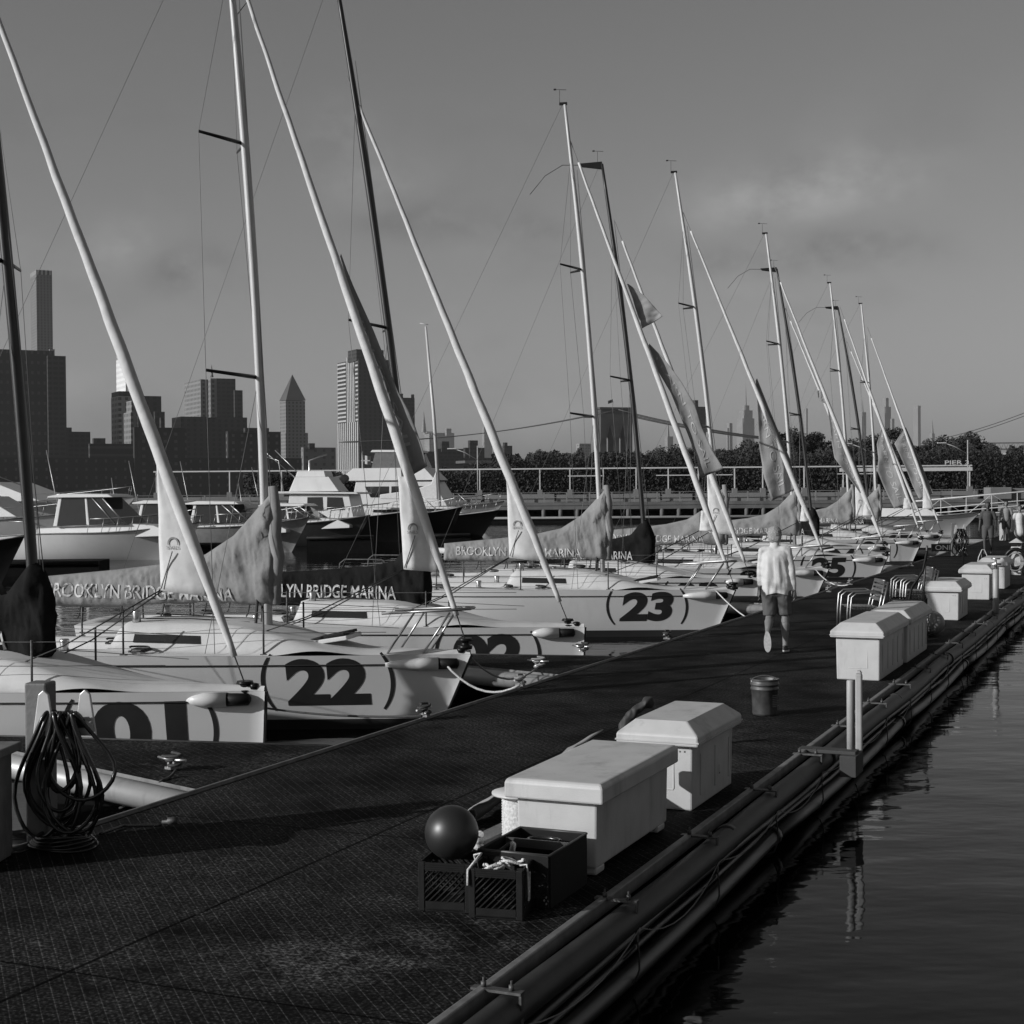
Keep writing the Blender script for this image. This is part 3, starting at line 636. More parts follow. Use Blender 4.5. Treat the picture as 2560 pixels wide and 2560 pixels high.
P22 = [([(837, 655), (838, 685), (848, 720), (860, 755), (880, 790), (885, 825), (898, 865), (915, 900), (928, 930), (936, 965), (940, 997), (958, 1045), (975, 1090), (991, 1140), (1012, 1196)],
        [(847, 632), (862, 675), (878, 715), (895, 752), (912, 790), (928, 825), (942, 860), (958, 897), (974, 938), (991, 980), (1006, 1005), (1022, 1035), (1037, 1080), (1050, 1120), (1062, 1165)], 'LEARN TO SAIL')]
P23 = [([(1566, 708), (1580, 745), (1592, 785), (1604, 820)], [(1569, 708), (1612, 740), (1637, 768), (1655, 790)], None),
       ([(1620, 862), (1645, 930), (1675, 980), (1700, 1040), (1722, 1095), (1740, 1145), (1748, 1195)], [(1622, 858), (1662, 900), (1700, 950), (1737, 1012), (1756, 1072), (1782, 1130), (1808, 1172)], 'LEARN TO SAIL')]
P24 = [([(1889, 950), (1893, 1040), (1898, 1120), (1910, 1195), (1930, 1252)], [(1892, 945), (1922, 1020), (1950, 1088), (1976, 1150), (1992, 1222)], 'LEARN TO SAIL')]
P25 = [([(2043, 978), (2046, 1000), (2066, 1010)], [(2050, 972), (2060, 988), (2069, 1006)], None),
       ([(2068, 1012), (2074, 1060), (2080, 1110), (2086, 1145), (2112, 1180), (2150, 1232)], [(2070, 1010), (2092, 1060), (2114, 1105), (2136, 1150), (2152, 1192), (2166, 1236)], 'LEARN TO SAIL')]
P26 = [([(2204, 1072), (2192, 1110), (2196, 1147), (2193, 1176), (2213, 1225), (2236, 1272)], [(2207, 1070), (2222, 1106), (2238, 1145), (2254, 1184), (2268, 1220), (2283, 1256)], 'LEARN TO SAIL')]
P27 = [([(2262, 1070), (2236, 1109), (2247, 1132), (2268, 1178), (2282, 1215), (2298, 1248)], [(2265, 1068), (2280, 1102), (2294, 1136), (2307, 1168), (2320, 1200), (2334, 1234)], 'LEARN TO SAIL')]
BIGW = ((0.72, 2.75), (0.74, 1.86), (0.36, 1.86)); SMW = ((0.62, 2.35), (0.66, 1.98), (0.46, 1.97)); BIGD = ((1.14, 3.08), (1.11, 1.79), (0.63, 1.73))
O22 = boat_frame(1178, 1640, 0.85); O23 = boat_frame(1838, 1477, 0.85); O01 = boat_frame(664, 1735, 0.75); O02 = boat_frame(1462, 1573, 0.75)
O03 = Vector((5.45, 33.05, 0)); O24 = Vector((7.40, 35.05, 0)); O25 = Vector((10.27, 41.0, 0)); O04 = Vector((12.6, 50.0, 0)); O26 = Vector((14.5, 53.0, 0)); O27 = Vector((17.0, 59.3, 0)); O05 = Vector((17.7, 63.2, 0))
sailboat('01', 'D', O01, (3.40, 10.4), (3.22, 8.63), (0.19, 0.77), BIGD, 'nearest sailboat, hull marked 01 in brackets, dark mast at the left edge', seed=1, numc=1.19)
sailboat('22', 'W', O22, (3.00, 10.1), (2.83, 9.1), (0.04, 0.95), ((0.86, 2.95), (0.80, 1.86), (0.40, 1.83)), 'white sailboat marked 22 with white mast and open dark hatch on its foredeck', seed=2, banner=P22)
sailboat('02', 'D', O02, (3.70, 10.5), (3.39, 8.63), (0.22, 0.79), BIGD, 'sailboat marked 02 with dark mast and dark sail cover, behind the boat marked 22', seed=3, numc=1.35)
sailboat('23', 'W', O23, (3.17, 10.11), (2.96, 9.12), (0.0, 0.9), SMW, 'white sailboat marked 23 in dark slanted figures, bow beside the walking man', seed=4, banner=P23)
sailboat('03', 'D', O03, bl(O03, 1505, 410), bl(O03, 1551, 590), (0.2, 0.79), BIGD, 'dark masted sailboat partly hidden behind the boat marked 23', seed=5, lod=1, numc=1.35)
sailboat('24', 'W', O24, bl(O24, 1688, 432), bl(O24, 1722, 565), (0.0, 0.9), SMW, 'white masted sailboat whose bow shows just right of the man in the pale shirt', seed=6, lod=1, banner=P24)
sailboat('25', 'W', O25, bl(O25, 1915, 585), bl(O25, 1947, 695), (0.0, 0.9), SMW, 'white sailboat marked 25 on its bow', seed=7, lod=1, banner=P25)
sailboat('04', 'D', O04, bl(O04, 1942, 672), bl(O04, 1973, 794), (0.2, 0.79), BIGD, 'dark masted sailboat moored directly beyond the boat marked 25', seed=8, lod=1)
sailboat('26', 'W', O26, bl(O26, 2075, 708), bl(O26, 2108, 790), (0.0, 0.9), SMW, 'white masted sailboat, second beyond the boat marked 25, with tall banner', seed=9, lod=1, banner=P26)
sailboat('27', 'W', O27, bl(O27, 2153, 760), bl(O27, 2176, 838), (0.0, 0.9), BIGW, 'white masted sailboat with the rightmost banner', seed=10, lod=1, banner=P27)
sailboat('05', 'D', O05, bl(O05, 2095, 768), bl(O05, 2125, 872), (0.2, 0.79), BIGD, 'farthest dark masted sailboat of the row', seed=11, lod=1)

# dangling shackle line etc: mooring ropes
def rope(name, label, pts, r=0.012, m=m_rope, cat='rope', sag=0.0, group=None):
    a = Vector(pts[0]); P = []
    for i in range(len(pts)-1):
        p, q = Vector(pts[i]), Vector(pts[i+1])
        for u in np.linspace(0, 1, 10)[(0 if i == 0 else 1):]: v = p.lerp(q, u); v.z -= sag*4*u*(1-u); P.append(v-a)
    b = MB(); b.tube(P, r, 6); return tag(b.build(name, m, None, loc=a), label, cat, group)
def bw_(O, x, y, z): return O+BAX*x+BAY*y+Vector((0, 0, z))

# cleats on the dock's left edge
def cleat_thing(loc, rz, label, dark=True, wrap=True):
    t = thing('dock_cleat', label, 'cleat', loc, rz, 'cleats on the dock edge')
    a = MB(); a.box((0, 0, 0.012), (0.10, 0.07, 0.02)); a.box((0, -0.03, 0.045), (0.03, 0.02, 0.06)); a.box((0, 0.03, 0.045), (0.03, 0.02, 0.06)); a.tube([(0, -0.16, 0.085), (0, -0.07, 0.078), (0, 0.07, 0.078), (0, 0.16, 0.085)], [0.010, 0.017, 0.017, 0.010], 8)
    a.build('cleat', m_steel, t)
    if wrap:
        a = MB(); rnd = random.Random(int(abs(loc[0])*100))
        a.tube([((0.045+0.02*math.sin(q*0.7))*math.cos(q), (0.07+0.03*math.cos(q*0.45))*math.sin(q), 0.035+0.012*q/2) for q in np.linspace(0, 16, 60)], 0.013, 6); a.build('rope_wrap', m_roped if dark else m_rope, t)
    return t
for px, py, dk_, lab in ((1060, 1792, True, 'cleat wrapped in dark rope below the bow marked 22'), (1668, 1598, True, 'cleat wrapped in dark rope left of the bow marked 23'), (1300, 1715, False, 'bright cleat with a pale knot where the finger pier meets the dock'),
                        (2072, 1480, False, 'small cleat near the bow behind the man'), (2126, 1462, False, 'cleat holding the slack line of the boat right of the man'), (2280, 1415, True, 'cleat below the bow marked 25')):
    p = gp(px, py, 0.53); cleat_thing(p, -TH, lab, dk_)
for px, py, lab in ((430, 1922, 'chrome cleat with black line on the nearest finger pier'), (1345, 1668, 'cleat with knotted line on the finger pier beside the bow marked 22'), (1455, 1630, 'cleat with dark heap of rope on the far side of the second finger pier')):
    cleat_thing(gp(px, py, 0.5), BROT+1.2, lab, px != 1345)
rope('mooring_line', 'pale slack mooring line from the bow marked 22 to the dock', [bw_(O22, 0.3, 0.15, 0.80), gp(1300, 1712, 0.56)], 0.014, m_ropel, sag=0.20)
rope('mooring_line', 'dark mooring line from the bow marked 22 to the finger pier', [bw_(O22, 0.05, 0, 0.88), gp(1345, 1668, 0.55)], 0.012, m_rope, sag=0.22)
rope('mooring_line', 'pale taut mooring line from the bow marked 23 to the dock', [bw_(O23, 0.35, 0.12, 0.86), gp(1862, 1541, 0.52)], 0.012, m_ropel, sag=0.03)
rope('mooring_line', 'slack mooring line from the bow right of the man', [bw_(O24, 0.3, 0.12, 0.84), gp(2120, 1462, 0.56)], 0.014, m_ropel, sag=0.14)
rope('mooring_line', 'slack mooring line from the bow marked 25 to the dock', [bw_(O25, 0.3, 0.12, 0.84), gp(2275, 1413, 0.56)], 0.014, m_ropel, sag=0.12)
rope('mooring_line', 'black line running from the nearest finger pier cleat down to the water', [gp(440, 1925, 0.54), gp(405, 1950, 0.5), gp(300, 2020, 0.1)], 0.012, m_roped, sag=0.02)
rope('mooring_line', 'dark line low along the hull marked 22 to the dock cleat', [gp(1055, 1790, 0.56), bw_(O22, 2.4, 0.9, 0.35)], 0.012, m_roped, sag=0.05)

# ------------------------------------------------------------------ dock boxes
def dock_box(label, s, n, Lb, W=0.50, Hb=0.47, hip=0.10, flat=False, rz=0.0, lid=0.0, m=m_box, name='dock_box', detail=True):
    """s,n: near right corner of the body; grows along the dock"""
    t = dthing(name, label, 'dock box', s, n, 0.502, rz, 'white storage boxes along the right side of the dock' if name == 'dock_box' else None)
    x0, x1 = -W, 0; y0, y1 = 0, Lb
    zf = 0.05 if flat else 0.0; a = MB(); a.box(((x0+x1)/2, Lb/2, zf+(Hb-zf)/2), (W, Lb, Hb-zf), top=(1.03, 1.01))
    for yy in (0.09, Lb-0.09):
        if flat: a.box(((x0+x1)/2, yy, 0.03), (W*0.97, 0.15, 0.05))
    a.build('body', m, t, bevel=0.014)
    o = 0.065; a = MB(); zl = Hb+0.004
    X0, X1, Y0, Y1 = x0-o, x1+o, -o, Lb+o; r1 = 0.075 if not flat else 0.10; ins = 0.11 if not flat else 0.02
    lv = [(0, zl), (0, zl+r1), (ins, zl+r1+(hip if not flat else 0.02))]
    R = [[(X0+i, Y0+i, z), (X1-i, Y0+i, z), (X1-i, Y1-i, z), (X0+i, Y1-i, z)] for i, z in lv]
    a.rings([[Vector(p) for p in r] for r in R], True, True, smooth=False); ld = a.build('lid', m, t, bevel=0.012)
    if not flat:
        a = MB(); a.box(((X0+X1)/2, (Y0+Y1)/2, zl+0.030), (X1-X0+0.012, Y1-Y0+0.012, 0.010)); a.build('lid_lip', m, ld)
    if detail:
        for k in range(max(2, int(Lb/0.30))):
            a = MB(); yy = 0.2+k*(Lb-0.3)/max(1, int(Lb/0.30)-1); a.box((0.004, yy, Hb*0.5), (0.016, 0.022, Hb*0.66)); a.build('rib', m, t, bevel=0.004)
        a = MB()
        a.box((-W*0.28, -0.001, Hb*0.5+0.07), (0.012, 0.012, Hb-0.16)); a.box((-W*0.5, -0.001, 0.145), (W*0.44, 0.010, 0.010)); a.build('rib', m, t, bevel=0.004)
    return t
dock_box('nearest white dock box with a flat lid, behind the black crates', 8.27, -3.07, 1.36, W=0.50, Hb=0.44, flat=True, detail=False)
dock_box('white dock box with a hipped lid, second from the camera', 10.22, -3.07, 1.06, W=0.48, Hb=0.46, hip=0.09)
dock_box('long white dock box beside the two aluminium chairs, its side ribbed', 17.85, -3.07, 1.75, W=0.50, Hb=0.50, hip=0.10)
dock_box('white dock box butted against the far end of the long ribbed box', 19.80, -3.05, 1.75, W=0.50, Hb=0.50, hip=0.10)
dock_box('white dock box just beyond the wire basket and pale round fender', 26.3, -3.2, 1.3, W=0.52, Hb=0.48, hip=0.10)
dock_box('white dock box left of the standpipe, fifth along the edge', 31.2, -3.2, 1.2, W=0.52, Hb=0.52, hip=0.10)
dock_box('farthest white dock box, directly behind the standpipe', 34.6, -3.22, 1.2, W=0.52, Hb=0.50, hip=0.10)
bx2 = bpy.data.objects['dock_box.001']
P, T, w = text_mesh('L', 0.0, 0.5); lettering(P, T, lambda x, y: (0.012, 0.66+x*0.055, 0.15+y*0.07), 'scrawl', m_num, bx2)
for ob in [o for o in bpy.data.objects if o.name.startswith('dock_box') and o.parent is None]:
    for k in range(2): a = MB(); a.box((-0.05-0.035*k, -0.004, 0.42), (0.012, 0.004, 0.012)); a.build('rivet', m_rust, ob)
# loose grey tarp behind the near box
me = MB(); me.grid(lambda u, v: Vector((-0.12-0.55*u+0.05*wobble(u*3, v*5, 1), 1.45*v, 0.48*(1-u)**0.7*(0.75+0.25*v)+0.03*wobble(u*5, v*6, 2)+0.02)), 14, 20)
o = me.build('tarp', m_flag, None, loc=dk(9.05, -3.72, 0.502), rz=-TH); tag(o, 'grey tarp sloping to the deck on the left of the nearest white box', 'tarp'); q_ = o.modifiers.new('s', 'SOLIDIFY'); q_.thickness = 0.008

# rope spool
c = gp(1303, 2122, 0.502); t = thing('rope_spool', 'white spool of pale rope standing left of the nearest white box', 'spool', c, 0)
a = MB(); a.lathe([(0.18, 0), (0.18, 0.014), (0.04, 0.014)], (0, 0, 0), 28); a.lathe([(0.04, 0.352), (0.185, 0.352), (0.185, 0.366), (0.03, 0.366)], (0, 0, 0), 28); a.build('flange', m_box, t)
a = MB(); n = 20
a.lathe([(0.118+0.006*abs(math.sin(k*PI/2+0.01)), 0.016+k*0.0084) for k in range(41)], (0, 0, 0), 28); a.build('rope_winding', m_ropel, t)
# crates
def milk_crate(label, loc, rz, fill):
    t = thing('milk_crate', label, 'crate', loc, rz, 'black plastic crates on the dock')
    W = 0.29; H = 0.265; a = MB(); a.box((0, 0, 0.012), (W, W, 0.016))
    for x in (-1, 1):
        for y in (-1, 1): a.box((x*(W/2-0.014), y*(W/2-0.014), H/2+0.002), (0.034, 0.034, H))
    a.build('corner_frame', m_dark, t, bevel=0.003)
    a = MB()
    for sd in range(4):
        R = Matrix.Rotation(sd*PI/2, 3, 'Z')
        for z, h in ((0.03, 0.055), (H-0.02, 0.045)): a.box(R @ Vector((0, -W/2+0.004, z)), (W-0.07, 0.008, h), R=R)
        x_l, x_r, z_l, z_h = -W/2+0.03, W/2-0.03, 0.055, H-0.04
        for k in range(-8, 9):
            # 45 degree bar clipped to the panel
            c0 = k*0.034; xa, xb = max(x_l, c0-0.15), min(x_r, c0+0.15); za, zb2 = z_l+(xa-(c0-0.09)), z_l+(xb-(c0-0.09))
            if za < z_l: xa += z_l-za; za = z_l
            if zb2 > z_h: xb -= zb2-z_h; zb2 = z_h
            if xb-xa > 0.012: a.tube([R @ Vector((xa, -W/2+0.004, za)), R @ Vector((xb, -W/2+0.004, zb2))], 0.0055, 4)
        for k in range(3): a.box(R @ Vector((0, -W/2-0.001, H-0.030+0.012*k)), (W-0.06, 0.006, 0.004), R=R)
    a.build('lattice_side', m_dark, t)
    if fill:
        a = MB(); rnd = random.Random(fill)
        for k in range(3):
            cx, cy = rnd.uniform(-0.06, 0.06), rnd.uniform(-0.06, 0.06); r = rnd.uniform(0.03, 0.06)
            a.tube([(cx+r*math.cos(q)*(1+0.3*math.sin(2.3*q)), cy+r*math.sin(q), 0.245+0.010*k+0.02*math.sin(q*1.3+k)) for q in np.linspace(0, 11, 36)], 0.008, 6)
        a.tube([(-0.13, 0.0, 0.2), (-0.15, -0.02, 0.31), (-0.10, -0.06, 0.33), (-0.15, -0.155, 0.26), (-0.15, -0.16, 0.18)], 0.007, 6)
        a.tube([(0.10, 0.0, 0.26), (0.15, -0.05, 0.28), (0.165, -0.08, 0.2), (0.17, -0.10, 0.10), (0.165, -0.06, 0.10), (0.162, -0.04, 0.24)], 0.005, 6)
        tag(a.build('rope_pile', m_ropel if fill == 4 else m_rope, None, loc=loc, rz=rz), 'tangle of pale rope spilling from the right black crate', 'rope')
    return t
cA = (gp(1040, 2276, 0.502)+gp(1160, 2286, 0.502))/2+DV*0.15; cA.z = 0.502
cB = (gp(1165, 2291, 0.502)+gp(1292, 2307, 0.502))/2+DV*0.15; cB.z = 0.502
milk_crate('black lattice crate with the dark round fender on top', cA, -TH*0.55, 0); milk_crate('black lattice crate with rope hanging over its rim', cB, -TH*0.6, 4)
t = thing('fender_ball', 'dark round fender ball resting on the left black crate', 'fender', (cA.x-0.0, cA.y+0.05, cA.z+0.262+0.12), 0)
a = MB(); a.sphere((0, 0, 0.01), 0.150, 32, 20); a.build('ball', mat('fender_vinyl', 0.016, 0.42, var=0.2, vs=5, spec=0.6), t)
a = MB(); a.lathe([(0.03, 0), (0.028, 0.035), (0.012, 0.045)], (0, 0, 0), 12); o = a.build('eye', m_dark, t); o.rotation_euler = (rad(-60), rad(55), 0); o.location = (0.10, 0.06, 0.085)
# tall black bin behind the crates
t = dthing('storage_bin', 'tall open black bin full of gear between the crates and the nearest white box', 'bin', 7.84, -3.29, 0.502)
a = MB(); W, Dp, H = 0.42, 0.58, 0.29
for c_, d_ in (((0, -Dp/2, H/2), (W, 0.014, H)), ((0, Dp/2, H/2), (W, 0.014, H)), ((-W/2, 0, H/2), (0.014, Dp-0.014, H)), ((W/2, 0, H/2), (0.014, Dp-0.014, H)), ((0, 0, 0.01), (W-0.014, Dp-0.014, 0.012))): a.box(c_, d_)
a.build('body', m_dark, t, bevel=0.003)
a = MB(); a.tube([(-W/2, -Dp/2, H), (W/2, -Dp/2, H), (W/2, Dp/2, H), (-W/2, Dp/2, H), (-W/2, -Dp/2, H)], 0.009, 6); a.box((0, 0.06, H-0.03), (W-0.02, 0.012, 0.05)); a.build('rim', mat('rim_plastic', 0.05, 0.4), t)
a = MB(); a.tube([(-0.15+0.3*u, -0.2+0.1*math.sin(u*9), 0.24+0.05*math.sin(u*6)) for u in np.linspace(0, 1, 20)], 0.02, 7); a.tube([(0.1*math.cos(q), 0.16+0.06*math.sin(q), 0.26) for q in np.linspace(0, 6, 20)], 0.012, 6)
tag(a.build('hose_offcut', m_hose, None, loc=dk(7.84, -3.29, 0.502), rz=-TH), 'black hose and straps lying inside the tall black bin', 'hose')
# plank
a = MB(); a.box((0, 0, 0.06), (0.14, 0.62, 0.03), R=Matrix.Rotation(rad(8), 3, 'X')); o = a.build('plank', m_greywood, None, loc=gp(1228, 2110, 0.51), rz=rad(-42), bevel=0.004); tag(o, 'grey wooden plank on the deck behind the dark round fender', 'plank')
a = MB(); a.tube([(-0.10+0.02*math.sin(q), 0.05*math.cos(q), 0.02+0.006*q) for q in np.linspace(0, 14, 40)], 0.02, 6); tag(a.build('rag_bundle', m_ropel, None, loc=gp(1235, 2128, 0.56)), 'pale bundle of line beside the plank, behind the crates', 'rope')

# dark jacket slumped over a low stand between the two near boxes
c = gp(1572, 1880, 0.502); t = thing('jacket', 'dark rumpled jacket draped behind the gap between the two nearest white boxes', 'jacket', c, 0)
pts = [(-0.03, 0, 0.0), (-0.05, 0, 0.14), (-0.03, 0.02, 0.24), (0.04, 0.04, 0.33), (0.12, 0.06, 0.39), (0.18, 0.08, 0.42)]
me = capsules([(pts[i], 0.055-0.004*i, pts[i+1], 0.055-0.004*(i+1)+(0.018 if i == 4 else 0)) for i in range(5)]+[((-0.02, 0, 0.0), 0.06, (0.12, 0.03, 0.02), 0.04)], 0.012, 3)
displace(me, lambda p: p+Vector((0.02*wobble(p.x*22, p.y*22, p.z*14), 0.02*wobble(p.x*22+9, p.y*22, p.z*14), 0.016*wobble(p.x*22, p.y*22+5, p.z*18))))
link(me, 'cloth', mat('jacket_cloth', 0.03, 0.7, var=0.4, vs=10), t)

# bucket
t = thing('bucket', 'grey steel bucket with a wire handle standing on the deck', 'bucket', gp(1912, 1786, 0.502), rad(10))
a = MB(); a.lathe([(0.118, 0), (0.124, 0.02), (0.132, 0.25), (0.142, 0.255), (0.142, 0.272), (0.135, 0.276), (0.137, 0.30), (0.146, 0.304), (0.146, 0.318), (0.138, 0.32), (0.142, 0.355), (0.148, 0.362), (0.142, 0.365), (0.132, 0.355), (0.124, 0.03), (0.01, 0.03)], (0, 0, 0), 30); a.build('pail', mat('bucket_metal', 0.085, 0.5, metal=0.4, var=0.4, vs=9, dirt=0.5), t)
a = MB(); a.tube([(0.142*math.cos(q), 0.142*math.sin(q)*0.2, 0.33+0.06*math.sin(q)) for q in np.linspace(0, PI, 14)], 0.005, 5); a.build('handle', m_steel, t)
P, T, w = text_mesh('HARDY', 0, 0.4)
def fb2(x, y, k=0): an = rad(-88)+x/w*0.95; return (0.134*math.cos(an), 0.134*math.sin(an), 0.19+y*0.018-k)
a = MB()
for k in range(7): a.grid(lambda u, v: Vector((0.1345*math.cos(rad(-75)+u*(0.8-0.1*(k % 3))), 0.1345*math.sin(rad(-75)+u*(0.8-0.1*(k % 3))), 0.20-k*0.018+0.006*v)), 8, 1)
a.build('stencil_lines', mat('stencil', 0.22, 0.8), t)

# pair of posts at the dock's right edge
t = thing('round_post', 'pale round pile cap post standing at the right edge of the dock', 'post', gp(2127, 1905, 0.40), -TH, group='paired posts at the dock edge')
a = MB(); a.lathe([(0.034, -0.12), (0.034, 0.70), (0.030, 0.712), (0.01, 0.716)], (0, 0, 0), 16); a.build('tube', m_alu if False else mat('post_pale', 0.30, 0.5, var=0.1, vs=9, dirt=0.3), t)
t = thing('square_post', 'square pale post right beside the round post at the dock edge', 'post', gp(2148, 1893, 0.40), -TH, group='paired posts at the dock edge')
a = MB(); a.box((0, 0, 0.31), (0.058, 0.058, 0.86)); a.build('shaft', mat('post_pale', 0.30), t, bevel=0.012); a = MB(); a.box((0, 0, 0.755), (0.054, 0.054, 0.03), top=(0.6, 0.6)); a.build('cap', mat('post_pale', 0.30), t, bevel=0.008)
a = MB(); a.box((0.0, 0, 0), (0.50, 0.16, 0.03)); a.box((0.20, 0.0, -0.10), (0.14, 0.34, 0.18)); o = a.build('post_bracket', mat('bracket_dark', 0.035, 0.7), None, loc=dk(13.02, -2.68, 0.50), rz=-TH, bevel=0.005); tag(o, 'steel bracket plate around the base of the paired posts', 'bracket')

# hose posts
def hose_post(label, loc, rz, sc_=1.0):
    t = thing('hose_post', label, 'hose post', loc, rz, 'timber posts carrying coiled black hoses')
    a = MB(); a.box((0, 0, 0.52), (0.15, 0.16, 1.08)); a.build('post', m_post, t, bevel=0.014)
    for x, y, hz in ((0.07, -0.10, 1.02), (0.33, -0.05, 1.02)):
        a = MB(); a.prism([(x-0.075, hz-0.30), (x-0.035, hz-0.03), (x, hz), (x+0.035, hz-0.03), (x+0.075, hz-0.30)], y-0.012, y+0.012); a.build('hose_horn', mat('horn_metal', 0.42, 0.45, metal=0.3), t, bevel=0.006)
    a = MB(); a.tube([(0.05, 0.0, 0.80), (0.33, 0.0, 0.80)], 0.07, 14); a.build('drum', m_dark, t)
    return t
def hose_coil(loc, rz, label, seed=0):
    rnd = random.Random(seed); a = MB()
    for k in range(12):
        x0 = 0.10+0.018*k; wv = 0.07+0.12*rnd.random()+0.015*(k % 3); dp = 0.50+0.34*rnd.random(); tw = rnd.uniform(-0.09, 0.09); y0 = -0.10-0.05*rnd.random()
        a.tube([(x0+wv*math.sin(q)*(0.30+0.85*smooth01((1.05-math.cos(q))/1.6))+tw*(1-math.cos(q))*0.5, y0+0.03*math.sin(2*q+k), 0.88-dp/2+dp/2*math.cos(q)) for q in np.linspace(0, 2*PI, 30)], 0.0135, 7)
    for k in range(5):
        a.tube([(0.2+0.22*math.cos(q)*(1-0.06*k), -0.12+0.16*math.sin(q), 0.02+0.018*k+0.01*math.sin(q*2+k)) for q in np.linspace(0, 2*PI, 30)], 0.0105, 6)
    a.tube([(0.1, -0.1, 0.04), (0.0, -0.3, 0.015), (-0.2, -0.45, 0.012), (-0.5, -0.5, 0.012), (-0.9, -0.48, 0.012)], 0.0105, 6)
    return tag(a.build('hose_coil', m_hose, None, loc=loc, rz=rz), label, 'hose', 'coiled black hoses')
pl = gp(106, 2108, 0.502)
hose_post('nearest timber hose post at the left edge of the dock', pl, rad(-8)); hose_coil(pl, rad(-8), 'long coiled black hose hanging from the nearest timber post', 2)
pf = gp(2384, 1390, 0.502); hose_post('far timber hose post in front of the people', pf, rad(-8)); hose_coil(pf, rad(-8), 'black coiled hose on the far timber post', 5)
rope('nozzle_hose', 'thin hose with a brass nozzle lying on the deck right of the hose post', [gp(250, 2085, 0.515), gp(310, 2064, 0.515), gp(405, 2062, 0.52)], 0.010, m_hose, 'hose')
a = MB(); a.tube([(0, 0, 0.02), (0.035, 0, 0.02), (0.045, 0, 0.025), (0.11, 0, 0.03)], [0.012, 0.014, 0.026, 0.024], 10); tag(a.build('nozzle', m_rust, None, loc=gp(405, 2062, 0.505)), 'hose nozzle lying on the deck', 'nozzle')
# worn cabinet at the left edge
t = thing('utility_cabinet', 'weathered grey cabinet cut by the left edge of the frame', 'cabinet', gp(-143, 2186, 0.502), rad(-4))
a = MB(); a.box((0, 0.25, 0.33), (0.46, 0.5, 0.66)); a.build('body', mat('cabinet_paint', 0.14, 0.6, var=0.2, vs=8, dirt=0.5), t, bevel=0.01)
a = MB(); a.box((0.01, 0.25, 0.69), (0.56, 0.60, 0.05), top=(0.96, 0.96)); a.build('top', mat('cabinet_paint', 0.14), t, bevel=0.008)
a = MB(); a.box((0.20, -0.006, 0.40), (0.02, 0.012, 0.06)); a.build('handle', m_black, t)

# stacking chairs
def chair(label, loc, rz, n=3):
    t = thing('stacking_chair', label, 'chair', loc, rz, 'stacked aluminium armchairs')
    for k in range(n):
        ox = 0.045*k; oz = 0.03*k
        a = MB()
        for y in (-0.26, 0.26):
            a.tube([(0.30+ox, y, 0.0), (0.29+ox, y, 0.38+oz), (0.27+ox, y, 0.60+oz), (0.20+ox, y, 0.66+oz), (-0.14+ox, y, 0.67+oz), (-0.22+ox, y, 0.64+oz)], 0.013, 7)
            a.tube([(-0.26+ox, y, 0.0+0.0), (-0.20+ox, y, 0.42+oz), (-0.30+ox, y*0.94, 0.82+oz)], 0.013, 7)
        a.tube([(-0.30+ox, -0.245, 0.82+oz), (-0.30+ox, 0.245, 0.82+oz)], 0.013, 7); a.build('frame', m_chrome, t)
        a = MB()
        for i in range(9): a.box((-0.18+i*0.05+ox, 0, 0.42+oz+0.01*(i/9)), (0.03, 0.5, 0.012))
        a.build('seat', m_chrome, t)
        a = MB()
        for i in range(5): a.box((-0.225-0.012*i*1.5+ox, 0, 0.55+oz+i*0.062), (0.01, 0.49, 0.036), R=Matrix.Rotation(rad(-12), 3, 'Y'))
        a.build('backrest', m_chrome, t)
    return t
chair('stack of aluminium slatted armchairs between the man and the long white box', gp(2160, 1588, 0.502), PI+rad(4), 2)
chair('stack of aluminium slatted armchairs behind the wire basket', gp(2292, 1545, 0.502), PI+rad(4), 3)

# wire basket with poles
t = thing('wire_basket', 'tall dark wire mesh basket beside the round pale fender', 'basket', gp(2272, 1592, 0.502), rad(-20))
a = MB(); W, Dp, H = 0.50, 0.42, 0.58
for z in (0.02, H*0.5, H): a.tube([(-W/2, -Dp/2, z), (W/2, -Dp/2, z), (W/2, Dp/2, z), (-W/2, Dp/2, z), (-W/2, -Dp/2, z)], 0.008, 5)
for x in (-W/2, W/2):
    for y in (-Dp/2, Dp/2): a.tube([(x, y, 0), (x, y, H)], 0.009, 5)
a.build('frame', m_dark, t)
a = MB()
for sd in range(4):
    R = Matrix.Rotation(sd*PI/2, 3, 'Z'); w2, d2 = (W, Dp) if sd % 2 == 0 else (Dp, W)
    for k in range(-9, 15):
        for sg in (1, -1):
            x0, x1 = (k*0.045, k*0.045+0.30) if sg > 0 else (k*0.045+0.30, k*0.045); P0 = Vector((x0-w2/2, -d2/2, 0.02)); P1 = Vector((x1-w2/2, -d2/2, H))
            # clip to panel
            def clip(p, q):
                ts = [0, 1]
                for lim, s_ in ((-w2/2, 1), (w2/2, -1)):
                    dpx = (q.x-p.x)*s_; v0 = (p.x-lim)*s_
                    if abs(dpx) < 1e-9: continue
                    tt = -v0/dpx
                    if dpx > 0: ts[0] = max(ts[0], tt)
                    else: ts[1] = min(ts[1], tt)
                return ts
            ts = clip(P0, P1)
            if ts[1]-ts[0] > 0.03: a.tube([R @ P0.lerp(P1, ts[0]), R @ P0.lerp(P1, ts[1])], 0.0075, 4)
a.build('mesh_panel', m_dark, t)
q0 = gp(2272, 1592, 0.502)
rope('boat_hook', 'dark curved pole leaning in the wire basket', [q0+Vector((-0.10, 0, 0.1)), q0+Vector((0.05, 0, 0.75)), q0+Vector((0.22, 0, 1.0)), q0+Vector((0.28, 0, 1.3))], 0.020, m_dark, 'pole')
